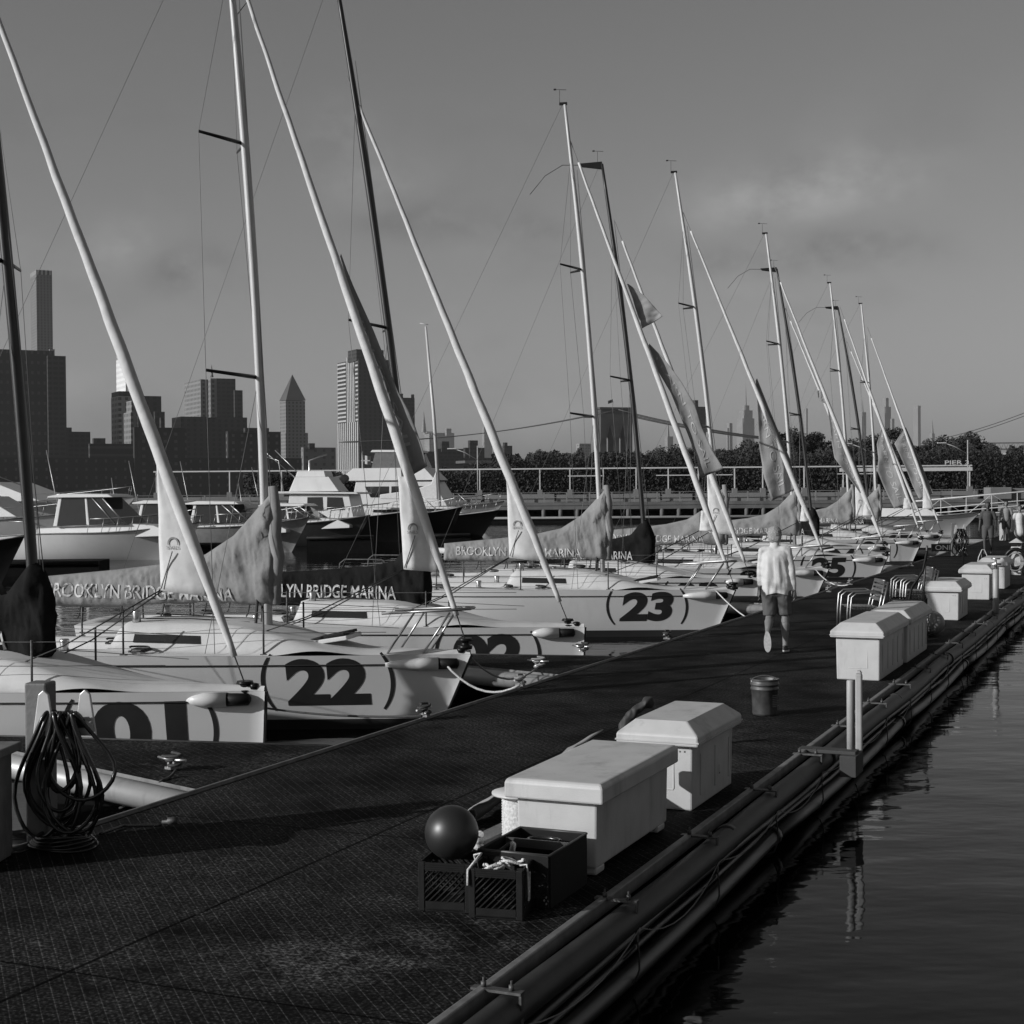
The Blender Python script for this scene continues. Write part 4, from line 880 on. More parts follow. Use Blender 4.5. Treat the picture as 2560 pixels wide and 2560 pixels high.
rope('boat_hook', 'straight dark pole standing in the wire basket', [q0+Vector((0.24, 0.1, 0.0)), q0+Vector((0.26, 0.1, 0.8)), q0+Vector((0.31, 0.1, 1.38))], 0.016, m_rust, 'pole')
c = gp(2330, 1588, 0.502); t = thing('fender_ball', 'pale grey round fender lying between the wire basket and a white box', 'fender', c, 0)
a = MB(); a.sphere((0, 0, 0.19), 0.19, 24, 16, 0.98); a.build('ball', mat('pale_vinyl', 0.20, 0.4), t); a = MB(); a.tube([(-0.18, 0, 0.10), (-0.27, 0, 0.06)], [0.04, 0.02], 8); a.build('eye', m_dark, t)
# thin black post with base, U bar, standpipe
c = gp(2408, 1455, 0.502); t = thing('thin_post', 'thin black post on a round base on the far deck', 'post', c, 0); a = MB(); a.lathe([(0.12, 0), (0.11, 0.03), (0.02, 0.04), (0.018, 0.74)], (0, 0, 0), 12); a.build('rod', m_black, t)
c = gp(2458, 1425, 0.502); t = thing('hoop_stand', 'pale bent hoop beside a short black post near the far boxes', 'stand', c, 0); a = MB(); a.tube([(-0.18, 0, 0), (-0.12, 0, 0.35), (-0.03, 0, 0.55), (0.03, 0, 0.55), (0.10, 0, 0.40), (0.14, 0, 0.12)], 0.014, 6); a.build('hoop', m_ropel, t)
a = MB(); a.lathe([(0.035, 0), (0.035, 0.52), (0.01, 0.53)], (0.0, 0.1, 0), 10); a.build('post', m_black, t)
t = dthing('standpipe', 'pale standpipe with a red tap at the right edge of the dock', 'standpipe', 28.4, -2.80, 0.40); t['label'] = 'pale standpipe with a tap on top, in front of the farthest white box'
a = MB(); a.lathe([(0.055, -0.1), (0.055, 0.86), (0.03, 0.87)], (0, 0, 0), 14); a.build('pipe', mat('post_pale', 0.3), t)
a = MB(); a.tube([(0, 0, 0.86), (0, 0, 1.04)], 0.022, 8); a.tube([(-0.10, 0, 0.96), (0.10, 0, 0.96)], 0.022, 8); a.tube([(-0.08, 0, 1.06), (0.08, 0, 1.06)], 0.014, 8); a.box((-0.05, 0, 0.92), (0.06, 0.06, 0.07)); a.build('tap', m_steel, t)
# power pedestals
def pedestal(label, loc, rz, ring=True):
    t = thing('power_pedestal', label, 'pedestal', loc, rz, 'white power pedestals')
    a = MB(); a.box((0, 0, 0.36), (0.24, 0.22, 0.72)); a.build('column', m_box, t, bevel=0.012)
    a = MB(); a.box((0, 0, 0.78), (0.22, 0.20, 0.08)); a.build('lamp_housing', m_dark, t)
    a = MB(); a.box((0, 0, 0.875), (0.34, 0.32, 0.11), top=(0.05, 0.05)); a.build('cap', m_box, t)
    if ring:
        a = MB(); a.tube([(0.24*math.cos(q), -0.16, 0.42+0.24*math.sin(q)) for q in np.linspace(0, 2*PI, 28)], 0.045, 8); a.build('cable_loop', m_black, t)
        a = MB()
        for k in range(5): a.tube([((0.13+0.02*k)*math.cos(q), -0.20-0.01*k, 0.34+(0.26-0.01*k)*math.sin(q)) for q in np.linspace(0, 2*PI, 28)], 0.013, 6)
        a.build('cable', m_rope, t)
    return t
pedestal('near white power pedestal wrapped in cables at the right edge of the frame', gp(2541, 1437, 0.502), rad(-25))
pedestal('far white power pedestal standing beside the walking people', gp(2507, 1351, 0.502), rad(-25), False)
P, T, w = text_mesh('A', 0.03, 0.4); lettering([(x, y) for x, y in P], T, lambda x, y: (-0.07+x*0.15, -0.118, 0.03+y*0.2), 'letter', m_num, bpy.data.objects['power_pedestal.001'])
# dark sign board on the finger end
sg = gp(2405, 1388, 0.502); t = thing('name_board', 'black board lettered ONE15 low on the far dock', 'sign', sg+Vector((0.45, 3.0, 0)), rad(4))
a = MB(); a.box((0, 0, 0.13), (1.25, 0.05, 0.26)); a.build('board', m_black, t); P, T, w = text_mesh('ONE 15', 0.01, 0.4); lettering(P, T, lambda x, y: (-0.5+x/w*1.0, -0.029, 0.05+y*0.17), 'lettering', mat('board_letter', 0.16, 0.7), t)

# ------------------------------------------------------------------ people
m_skin = mat('skin', 0.15, 0.6, var=0.06, vs=8); m_hair = mat('grey_hair', 0.26, 0.9, var=0.35, vs=60, bump=0.6, bs=90); m_shirt = mat('pale_shirt', 0.50, 0.95, spec=0.1, var=0.05, vs=6, bump=0.35, bs=10)
m_short = mat('shorts_cloth', 0.075, 0.9, var=0.15, vs=10, bump=0.4, bs=18); m_shoe = mat('shoe', 0.4, 0.7, var=0.15, vs=30); m_cloth2 = mat('dark_clothes', 0.05, 0.9); m_dhair = mat('dark_hair', 0.02, 0.8)
def hand(segs, wrist, d, side, r=1.0):
    d = Vector(d).normalized(); s = Vector(side).normalized(); c = wrist+d*0.045; segs.append((wrist, 0.026*r, c+d*0.03, 0.034*r))
    segs.append((wrist, 0.026*r, c+s*0.022+d*0.02, 0.022*r)); segs.append((wrist, 0.026*r, c-s*0.022+d*0.02, 0.022*r))
    k = s.cross(d).normalized()
    for i, (o, ln) in enumerate(((-0.032, 0.06), (-0.011, 0.072), (0.011, 0.07), (0.031, 0.055))):
        b = c+d*0.045+s*o; m_ = b+d*ln*0.5; e = m_+(d*0.7+k*0.6).normalized()*ln*0.5; segs.append((b, 0.0105*r, m_, 0.0095*r)); segs.append((m_, 0.0095*r, e, 0.008*r))
    b = wrist+d*0.025-s*0.028; segs.append((b, 0.013*r, b-s*0.022+d*0.035, 0.011*r)); segs.append((b-s*0.022+d*0.035, 0.011*r, b-s*0.022+d*0.065+k*0.012, 0.009*r))
def walker(loc, rz):
    """1.74 m man seen from behind; local +y = walking direction, x = his right"""
    t = thing('person', 'man in a pale long sleeved shirt, shorts and sneakers walking away along the dock', 'person', loc, rz)
    V = Vector; hip = V((0, 0, 0.90)); sh = V((0.0, 0.03, 1.40))
    hR, hL = V((0.095, 0, 0.88)), V((-0.095, 0.0, 0.88)); kR = V((0.11, 0.06, 0.49)); aR = V((0.10, 0.0, 0.09)); kL = V((-0.10, 0.02, 0.50)); aL = V((-0.125, -0.30, 0.245))
    segs = [(V((0, 0, 0.92)), 0.11, V((0, 0.01, 1.12)), 0.105), (V((0, 0.01, 1.12)), 0.105, V((0, 0.03, 1.32)), 0.11), (V((0, 0.03, 1.38)), 0.06, V((0, 0.05, 1.52)), 0.054),
            (V((-0.06, 0.02, 1.34)), 0.085, V((0.06, 0.02, 1.34)), 0.085), (V((-0.15, 0.02, 1.385)), 0.045, V((0.15, 0.02, 1.385)), 0.045)]
    for h, k, a in ((hR, kR, aR), (hL, kL, aL)):
        segs += [(h, 0.092, k, 0.056), (k, 0.055, k.lerp(a, 0.3)+V((0, -0.012, 0)), 0.057), (k.lerp(a, 0.3)+V((0, -0.016, 0)), 0.063, k.lerp(a, 0.72), 0.041), (k.lerp(a, 0.7), 0.039, a, 0.036)]
    segs += [(aR, 0.038, V((0.105, 0.13, 0.045)), 0.034), (aL, 0.036, V((-0.125, -0.27, 0.09)), 0.032)]
    sR, sL = V((0.175, 0.02, 1.40)), V((-0.175, 0.02, 1.40)); eR, wR = V((0.228, -0.04, 1.11)), V((0.245, 0.01, 0.85)); eL, wL = V((-0.218, 0.05, 1.12)), V((-0.235, 0.10, 0.86))
    for s_, e, w in ((sR, eR, wR), (sL, eL, wL)): segs += [(s_, 0.044, e, 0.034), (e, 0.034, w, 0.026)]
    hand(segs, wR, (0.02, 0.05, -1), (0, 1, 0), 1.05); hand(segs, wL, (0.0, 0.1, -1), (0, 1, 0), 1.05)
    hc = V((0.0, 0.06, 1.615)); segs += [(hc+V((0, -0.012, 0.02)), 0.088, hc+V((0, 0.012, 0.035)), 0.088), (hc+V((0, 0.03, -0.03)), 0.066, hc+V((0, 0.055, -0.07)), 0.048), (hc+V((0, 0.09, -0.005)), 0.012, hc+V((0, 0.108, -0.022)), 0.013),
            (hc+V((0.079, -0.002, 0.012)), 0.011, hc+V((0.083, -0.012, -0.03)), 0.012), (hc+V((-0.079, -0.002, 0.012)), 0.011, hc+V((-0.083, -0.012, -0.03)), 0.012)]
    link(capsules(segs, 0.0075, 4, 'body'), 'body', m_skin, t)
    a = MB(); [a.sphere(hc+V((x, 0.088, 0.012)), 0.012, 8, 6) for x in (-0.032, 0.032)]; a.build('eyes', m_dark, t)
    hm = capsules([(hc+V((0, -0.018, 0.018)), 0.100, hc+V((0, 0.006, 0.042)), 0.099), (hc+V((-0.02, -0.045, -0.04)), 0.070, hc+V((0.02, -0.045, -0.04)), 0.070)], 0.009, 2)
    displace(hm, lambda p: p+V((0.006*wobble(p.x*60, p.y*60, p.z*60), 0.006*wobble(p.x*60+5, p.y*60, p.z*60), 0.006*wobble(p.x*60, p.y*60+5, p.z*60)))); link(hm, 'hair', m_hair, t)
    # shirt: loose body plus sleeves
    ss = [(V((-0.055, 0.0, 0.83)), 0.150, V((-0.05, 0.0, 1.25)), 0.145), (V((0.055, 0.0, 0.83)), 0.150, V((0.05, 0.0, 1.25)), 0.145), (V((-0.08, 0.015, 1.31)), 0.120, V((0.08, 0.015, 1.31)), 0.120), (V((-0.145, 0.02, 1.405)), 0.066, V((0.145, 0.02, 1.405)), 0.066), (V((0, 0.03, 1.44)), 0.075, V((0, 0.04, 1.49)), 0.070)]
    for s_, e, w in ((sR, eR, wR), (sL, eL, wL)):
        w2 = e.lerp(w, 0.90 if s_ is sR else 0.66); ss += [(s_, 0.066, e, 0.056), (e, 0.056, w2, 0.044)]
    sm_ = capsules(ss, 0.010, 5)
    def wr(p):
        q = V(p); b = 1-smooth01((abs(q.x)-0.13)/0.07); sg = -1 if q.y < 0.01 else 1
        f = 0.010*math.sin(q.x*46+6*wobble(q.x*4, q.z*2.0, 0))*smooth01((1.40-q.z)/0.3)+0.010*math.exp(-(q.x/0.02)**2)*smooth01((1.40-q.z)/0.12)
        q.y += sg*f*b; q.x += 0.007*wobble(p.x*16, p.y*16, p.z*9); q.y += 0.009*wobble(p.x*13+7, p.y*13, p.z*7)+0.006*math.sin(p.z*60+p.x*20)*(1-b)
        hz_ = 0.80+0.018*math.cos(q.x*16)
        if abs(p.x) < 0.22 and q.z < hz_ and q.y > -0.30: q.z = hz_+0.03*(q.z-hz_)
        return q
    displace(sm_, wr); displace(sm_, lambda p: V((p.x*0.97, p.y*0.90, p.z))); link(sm_, 'shirt', m_shirt, t)
    a = MB(); a.lathe([(0.062, 0), (0.072, 0.022), (0.066, 0.045), (0.060, 0.02)], (0, 0.04, 1.505), 20, False); a.build('collar', m_shirt, t)
    sg_ = [(V((-0.04, 0, 0.86)), 0.125, V((0.04, 0, 0.86)), 0.125), (hR.lerp(kR, 0.12), 0.112, hR.lerp(kR, 0.95), 0.092), (hL.lerp(kL, 0.12), 0.112, hL.lerp(kL, 0.95), 0.094)]
    sh_ = capsules(sg_, 0.011, 3); displace(sh_, lambda p: (lambda q: V((q.x, q.y, max(q.z, 0.515+0.15*(min(q.z, 0.515)-0.515)))))(p+V((0.009*wobble(p.x*20, p.y*20, p.z*12), 0.009*wobble(p.x*20+4, p.y*20, p.z*12), 0)))); link(sh_, 'shorts', m_short, t)
    fR = capsules([(V((0.102, -0.03, 0.055)), 0.042, V((0.107, 0.10, 0.042)), 0.040), (V((0.107, 0.10, 0.040)), 0.042, V((0.118, 0.18, 0.036)), 0.034)], 0.009, 2); displace(fR, lambda p: V((p.x, p.y, max(p.z, 0.024)))); link(fR, 'shoe', m_cloth2, t)
    a = MB(); a.rings([[V((0.108+0.048*math.cos(q)*(1+0.1*math.sin(q)), 0.065+0.150*math.sin(q), z)) for q in np.linspace(0, 2*PI, 21)[:-1]] for z in (0.002, 0.028)]); a.build('sole', m_shoe, t)
    # lifted left shoe, sole facing back
    c0 = V((-0.125, -0.335, 0.235)); dn = V((0.0, 0.10, -0.98)).normalized(); nb = V((0, -0.98, -0.10)).normalized()
    fL = capsules([(c0+nb*(-0.045), 0.042, c0+dn*0.12-nb*0.045, 0.040), (c0+dn*0.12-nb*0.045, 0.040, c0+dn*0.19-nb*0.04, 0.032)], 0.009, 2); link(fL, 'shoe', m_cloth2, t)
    a = MB(); sx_ = V((1, 0, 0)); a.rings([[c0+dn*(0.075+0.145*math.sin(q))+sx_*0.050*math.cos(q)*(1+0.12*math.sin(q))+nb*h for q in np.linspace(0, 2*PI, 21)[:-1]] for h in (-0.012, 0.014)]); a.build('sole', m_shoe, t)
    return t
wk = walker(gp(1945, 1630, 0.502), rad(-12)); wk.rotation_euler = (rad(-3.0), rad(-1.5), rad(-12))
def far_person(loc, rz, label, h, top, bottom, skinm=None, dress=False):
    t = thing('person', label, 'person', loc, rz); V = Vector; k = h/1.75
    def K(*p): return V(p)*k
    segs = [(K(0, 0, 0.92), 0.13*k, K(0, 0, 1.3), 0.14*k), (K(0, 0, 1.4), 0.055*k, K(0, 0.02, 1.5), 0.05*k), (K(0, 0.02, 1.60), 0.08*k, K(0, 0.03, 1.66), 0.085*k), (K(0, 0.09, 1.62), 0.03*k, K(0, 0.10, 1.57), 0.03*k)]
    segs += [(K(0.09, 0, 0.9), 0.085*k, K(0.10, 0.10, 0.48), 0.055*k), (K(0.10, 0.10, 0.48), 0.055*k, K(0.09, 0.10, 0.08), 0.036*k), (K(-0.09, 0, 0.9), 0.085*k, K(-0.10, 0.0, 0.48), 0.055*k), (K(-0.10, 0.0, 0.48), 0.055*k, K(-0.09, -0.16, 0.10), 0.036*k),
             (K(0.09, 0.08, 0.06), 0.04*k, K(0.09, 0.22, 0.04), 0.035*k), (K(-0.09, -0.17, 0.08), 0.04*k, K(-0.09, -0.05, 0.04), 0.035*k)]
    wr = []
    for sx in (1, -1):
        e = K(sx*0.25, -0.02, 1.12); w = K(sx*0.27, 0.08*sx, 0.88); segs += [(K(sx*0.17, 0, 1.38), 0.055*k, e, 0.04*k), (e, 0.04*k, w, 0.028*k)]; hand(segs, w, (0, 0.1, -1), (0, 1, 0), k)
    link(capsules(segs, 0.012, 3), 'body', skinm or m_skin, t)
    sh_ = [(K(0, 0, 0.95), 0.155*k, K(0, 0, 1.3), 0.165*k), (K(-0.17, 0, 1.38), 0.07*k, K(0.17, 0, 1.38), 0.07*k)]+[(K(sx*0.18, 0, 1.37), 0.072*k, K(sx*0.235, -0.01, 1.2), 0.065*k) for sx in (1, -1)]
    if dress: sh_ += [(K(0, 0, 0.95), 0.16*k, K(0, 0.0, 0.66), 0.21*k)]
    link(capsules(sh_, 0.014, 3), 'dress' if dress else 'shirt', top, t)
    if not dress: link(capsules([(K(-0.03, 0, 0.93), 0.14*k, K(0.03, 0, 0.93), 0.14*k), (K(0.09, 0, 0.9), 0.115*k, K(0.10, 0.08, 0.58), 0.09*k), (K(-0.09, 0, 0.9), 0.115*k, K(-0.10, 0, 0.58), 0.09*k)], 0.014, 3), 'shorts', bottom, t)
    link(capsules([(K(0, 0.0, 1.63), 0.09*k, K(0, 0.01, 1.68), 0.092*k)], 0.014, 2), 'hair', m_dhair, t)
    return t
far_person(gp(2470, 1385, 0.502), PI-TH, 'bearded man in dark clothes walking towards the camera on the far dock', 1.72, m_cloth2, mat('mid_short', 0.06, 0.9), mat('dark_skin', 0.05, 0.6))
far_person(gp(2516, 1352, 0.502), PI-TH, 'person half hidden behind the far white pedestal', 1.62, mat('mid_shirt', 0.2, 0.9), m_cloth2)
far_person(gp(2549, 1372, 0.502), PI-TH+0.3, 'woman in a pale dress at the right edge of the frame', 1.55, mat('pale_dress', 0.5, 0.9), m_short, dress=True)

# gangway railing behind the people
t = thing('gangway', 'pale metal gangway railing rising to the right behind the people', 'gangway', gp(2455, 1330, 0.5)+Vector((0, 12, 0)), rad(-6))
a = MB(); L0 = 12
for z in (0.0, 0.28, 0.55, 1.05): a.tube([(0, 0, z+0.35), (L0, 0, z+0.55+0.8)], 0.03 if z != 1.05 else 0.045, 6)
for i in range(9): a.tube([(i*1.4, 0, 0.35+0.083*i*1.4*0.9), (i*1.4, 0, 1.40+0.083*i*1.4)], 0.025, 6)
for i in range(0, 8, 2): a.tube([(i*1.4, 0, 0.35+0.083*i*1.4), ((i+1)*1.4, 0, 1.40+0.083*(i+1)*1.4), ((i+2)*1.4, 0, 0.35+0.083*(i+2)*1.4)], 0.022, 6)
a.build('railing', mat('rail_paint', 0.4, 0.5), t); a = MB(); a.prism([(0, 0.2), (0, 0.32), (L0, 1.32), (L0, 1.15)], -0.6, 0.6); a.build('walkway', m_kerb, t)

# ------------------------------------------------------------------ motor boats and docks behind
def motorboat(label, O, yaw, Lh, B, bowh, hullm, cab, rails=True, name='motorboat', wl=True, zb=-0.3):
    """cab: list of (kind, data); local x aft from the bow"""
    t = thing(name, label, 'boat' if name == 'motorboat' else 'yacht', O, yaw, 'boats moored behind the sailboats')
    S, sheer, half, at = hull_fn(Lh, B, 0.13*Lh, bowh, bowh*0.74, bowh*0.66, full=0.95, zb=zb, vee=0.75)
    a = MB()
    for sd in (1, -1): a.grid(lambda u, v: S(u**1.2, v, sd), 30, 10)
    a.add([S(1, v/10, 1) for v in range(11)]+[S(1, v/10, -1) for v in range(11)], [tuple(list(range(11))+list(range(21, 10, -1)))]); hb = a.build('hull', hullm, t)
    a = MB(); a.grid(lambda u, v: Vector((u*Lh*0.997, (2*v-1)*half(max(u, 0.001)*0.997)*0.99, sheer(u*0.997)-0.03-0.35*smooth01((u-0.66)/0.03)*(1-smooth01((abs(2*v-1)-0.8)/0.08)))), 44, 16); a.build('deck', m_deck, t)
    a = MB(); [a.tube([S(u, 0.985, sd)+Vector((0, sd*0.01, 0)) for u in np.linspace(0.0, 1, 24)], 0.028, 6) for sd in (1, -1)]; a.build('rub_rail', m_kerb if hullm is not m_black else m_gel, hb)
    for nme, m, prof, hw, tp in [c for c in cab if c[0] != 'tube']:
        a = MB(); a.prism(prof, -hw, hw, tp); a.build(nme, m, t, bevel=0.03 if m is m_gel else 0.0)
    tb = [c for c in cab if c[0] == 'tube']
    if tb:
        for _, pts, r in tb: a = MB(); a.tube(pts, r, 5); a.build('pipework', m_chrome, t)
    if rails:
        a = MB(); xs = np.linspace(0.02, 0.5, 8)
        for sd in (1, -1):
            a.tube([(u*Lh, sd*half(max(u, 0.02))*0.92, sheer(u)+0.55) for u in xs], 0.016, 5)
            for u in xs: a.tube([(u*Lh+0.1, sd*half(max(u, 0.02))*0.95, sheer(u)), (u*Lh, sd*half(max(u, 0.02))*0.92, sheer(u)+0.55)], 0.012, 5)
        a.build('bow_rail', m_chrome, t)
    a = MB()
    for u in (0.25, 0.36): q = S(u, 0.82, 1); a.lathe([(0.10, -0.01), (0.10, 0.012), (0.02, 0.014)], (0, 0, 0), 10)
    return t
YB = math.atan2(math.cos(rad(79)), -math.sin(rad(79)))
def X(px, D): return (px-1280)/F_PX*D
def wl(px, py): p = gp(px, py, 0.0); return p
def express(s=1.0, top=2.3, x0=2.6):     # cabin cruiser superstructure
    b = 0.95*s
    return [('cabin_trunk', m_gel, [(0.9*s, b+0.15), (1.6*s, b+0.42), (x0*s, b+0.50), (6.6*s, b+0.30), (6.6*s, b-0.2), (0.9*s, b)], 0.85*s, 0.85),
            ('windscreen', m_glass, [(x0*s, b+0.48), (x0*s+1.05*s, top*s), (5.4*s, top*s), (5.6*s, b+0.42)], 0.92*s, 0.86),
            ('hardtop', m_gel, [(x0*s+0.55*s, top*s), (x0*s+0.8*s, top*s+0.12), (5.3*s, top*s+0.16), (5.9*s, top*s+0.06), (5.9*s, top*s)], 0.95*s, 0.92),
            ('side_frame', m_gel, [(4.15*s, b+0.45), (4.3*s, top*s-0.02), (4.4*s, top*s-0.02), (4.28*s, b+0.45)], 0.94*s, 0.88),
            ('side_frame', m_gel, [(5.5*s, b+0.4), (5.35*s, top*s-0.02), (5.5*s, top*s-0.02), (5.68*s, b+0.4)], 0.94*s, 0.88),
            ('tube', [(x0*s+0.1*s, 0.9*s, b+0.5), (x0*s+1.08*s, 0.82*s, top*s)], 0.035), ('tube', [(x0*s+0.5*s, 0.92*s, b+0.5), (x0*s+1.5*s, 0.83*s, top*s)], 0.03),
            ('tube', [(6.6*s, 0.9*s, b), (7.0*s, 0.8*s, top*s+1.2)], 0.02), ('tube', [(6.2*s, -0.9*s, b), (6.9*s, -0.9*s, top*s+2.0)], 0.02), ('tube', [(6.9*s, 0.85*s, b), (6.9*s, 0.85*s, b+0.6), (7.6*s, 0.85*s, b+0.6)], 0.02)]
motorboat('white cabin cruiser with dark tinted windscreen, leftmost of the cruisers and nearest', Vector((X(500, 61), 61, 0)), YB, 8.4, 2.9, 1.55, m_gel, express(1.05, 2.45))
motorboat('white cruiser with tall hardtop between the first jib and the pale sail cover', Vector((X(640, 68), 68, 0)), YB, 7.8, 2.7, 1.45, m_gel, express(0.95, 2.35))
motorboat('grey hulled cruiser just right of the nearest white mast', Vector((X(782, 68.5), 67.5, 0)), YB, 8.0, 2.8, 1.6, mat('grey_hull', 0.26, 0.3), express(0.95, 2.3))
motorboat('dark grey hulled boat with low windscreen, right of the grey cruiser', Vector((X(926, 75), 75, 0)), YB, 8.0, 2.8, 1.55, mat('slate_hull', 0.06, 0.3), express(0.95, 2.1))
pil = [('pilothouse', m_gel, [(3.2, 1.2), (3.5, 2.55), (6.8, 2.6), (7.0, 1.1)], 1.15, 0.92), ('roof', m_gel, [(2.9, 2.56), (3.0, 2.66), (7.6, 2.74), (7.6, 2.62)], 1.3, 1.0),
       ('window', m_glass, [(3.75, 1.75), (3.85, 2.4), (4.7, 2.42), (4.7, 1.75)], 1.16, 0.93), ('window', m_glass, [(4.95, 1.75), (4.95, 2.42), (5.8, 2.42), (5.8, 1.75)], 1.16, 0.93),
       ('flybridge', m_gel, [(4.1, 2.72), (4.7, 3.5), (6.6, 3.5), (6.9, 2.72)], 0.9, 0.85), ('fly_seat', m_gel, [(4.9, 3.5), (5.0, 3.82), (6.5, 3.82), (6.6, 3.5)], 0.7, 0.9),
       ('tube', [(6.6, 0.5, 3.4), (8.6, 0.9, 5.2)], 0.03), ('tube', [(6.5, -0.5, 3.4), (8.3, -0.9, 5.0)], 0.03), ('tube', [(7.2, 0.9, 2.7), (7.5, 0.8, 4.4), (8.7, 0.3, 4.7)], 0.025)]
motorboat('black hulled workboat with white pilothouse and flybridge behind the dark mast', Vector((X(1045, 80), 80, 0)), YB, 9.6, 3.1, 1.75, m_black, pil)
low = [('cabin_trunk', m_gel, [(2.0, 1.4), (2.6, 1.75), (5.6, 1.8), (6.0, 1.3)], 0.9, 0.85), ('window', m_glass, [(3.0, 1.52), (3.05, 1.66), (5.0, 1.68), (5.0, 1.54)], 0.92, 0.86), ('tube', [(1.5, 0, 1.6), (2.5, 0, 2.5)], 0.02)]
motorboat('low black hulled boat with pointed bow in front of the motor yacht', Vector((X(1158, 84), 84, 0)), YB, 7.6, 2.5, 1.85, m_black, low)
sb = motorboat('long black hulled yacht with white mast behind the boat marked 23', Vector((X(1250, 86), 87, 0)), YB, 9.8, 3.0, 1.6, m_black, low)
a = MB(); a.tube([(3.6, 0, 1.6), (3.9, 0, 7.0), (4.35, 0, 12.3)], [0.11, 0.10, 0.06], 10); a.tube([(4.28, -0.9, 6.0), (4.0, 0, 6.1), (4.28, 0.9, 6.0)], 0.03, 5); a.tube([(4.2, 0, 12.4), (4.7, 0, 12.5)], 0.02, 5); a.build('mast', m_alu, sb)
a = MB(); a.prism([(3.7, 2.2), (3.75, 3.9), (4.1, 3.1), (5.2, 2.75), (7.2, 2.5), (7.2, 2.25)], -0.14, 0.14); a.build('sail_cover', m_jib, sb, bevel=0.05)
# flybridge motor yacht
my = [('deckhouse', m_gel, [(3.4, 1.6), (4.4, 3.3), (9.6, 3.4), (10.0, 1.4)], 1.7, 0.92), ('window', m_glass, [(4.5, 2.3), (4.9, 3.0), (6.2, 3.0), (6.2, 2.3)], 1.69, 0.965), ('window', m_glass, [(6.4, 2.3), (6.4, 3.0), (7.2, 3.0), (7.2, 2.3)], 1.69, 0.965), ('window', m_glass, [(7.4, 2.3), (7.4, 3.0), (9.0, 3.0), (8.6, 2.3)], 1.69, 0.965),
      ('flybridge', m_gel, [(4.2, 3.38), (5.0, 4.2), (9.8, 4.2), (10.8, 3.38)], 1.75, 0.9), ('fly_screen', mat('clear_plastic', 0.12, 0.2), [(5.2, 4.2), (5.6, 5.2), (8.4, 5.25), (8.6, 4.2)], 1.4, 0.85), ('bimini', m_gel, [(5.4, 5.2), (5.5, 5.36), (8.6, 5.4), (8.7, 5.25)], 1.3, 0.95)]
motorboat('large white flybridge motor yacht behind the black hulls', Vector((X(1262, 98), 98, 0)), YB+0.0, 13.0, 4.0, 2.0, m_gel, my, name='motor_yacht')
# big yacht at far left
by = [('deckhouse', m_gel, [(5.0, 2.3), (8.0, 3.4), (19, 3.6), (19, 2.0)], 2.3, 0.95), ('window', m_glass, [(8.6, 2.75), (9.6, 3.2), (18, 3.3), (18, 2.75)], 2.28, 0.97),
      ('upper_deck', m_gel, [(10.2, 3.62), (11.0, 4.0), (19, 4.1), (19, 3.62)], 2.2, 0.96), ('upper_window', m_glass, [(12.2, 4.0), (13.0, 4.7), (19, 4.7), (19, 4.0)], 1.9, 0.92), ('upper_roof', m_gel, [(10.9, 4.66), (11.4, 4.95), (19, 5.25), (19, 4.66)], 2.15, 0.9),
      ('tube', [(6, 2.0, 3.1), (9, 2.1, 4.2), (16, 2.2, 4.4)], 0.03), ('tube', [(13, 0, 5.1), (13.2, 0, 7.2)], 0.05)]
motorboat('large white motor yacht with two tiers at the left edge', Vector((X(345, 88), 88, 0)), YB, 22.0, 5.2, 2.6, m_gel, by, name='motor_yacht')
motorboat('white hull with dark canopy just in front of the large yacht at left', Vector((X(215, 74), 74, 0)), YB, 12.0, 3.4, 1.9, m_gel, [('deckhouse', m_gel, [(3.0, 1.6), (4.8, 2.6), (10.4, 2.7), (10.8, 1.5)], 1.3, 0.9), ('canopy', m_glass, [(4.6, 2.1), (5.6, 2.95), (9.0, 3.0), (9.8, 2.1)], 1.2, 0.85)])
motorboat('black hull with a chain at the left edge above the dark sail cover', Vector((X(62, 46), 46, 0)), YB, 7.5, 2.6, 1.5, m_black, low, rails=False)
motorboat('long pale hull lying beyond the last sailboats', Vector((X(2452, 84), 84, 0)), YB, 11.5, 3.2, 1.3, m_gel, [('cabin_trunk', m_gel, [(2.2, 1.1), (3.0, 1.5), (7.6, 1.55), (8.0, 1.0)], 0.9, 0.85)], rails=False)
# inflatable on davits
t = thing('inflatable_boat', 'small inflatable boat hoisted above the cruisers', 'dinghy', Vector((X(868, 92), 92, 0)), YB)
a = MB(); a.tube([(0.1, 0, 3.5), (0.5, 0.55, 3.35), (2.4, 0.62, 3.2), (2.6, -0.62, 3.2), (0.5, -0.55, 3.35), (0.1, 0, 3.5)], 0.26, 10); a.build('tube', m_cover, t); a = MB(); a.prism([(0.3, 3.2), (0.8, 2.75), (2.4, 2.7), (2.5, 3.2)], -0.5, 0.5, 1.2); a.build('keel', m_gel, t)
a = MB(); a.tube([(2.2, 0.6, 0.6), (2.2, 0.6, 4.6), (1.2, 0.2, 5.0)], 0.06, 6); a.build('davit', m_steel, t)

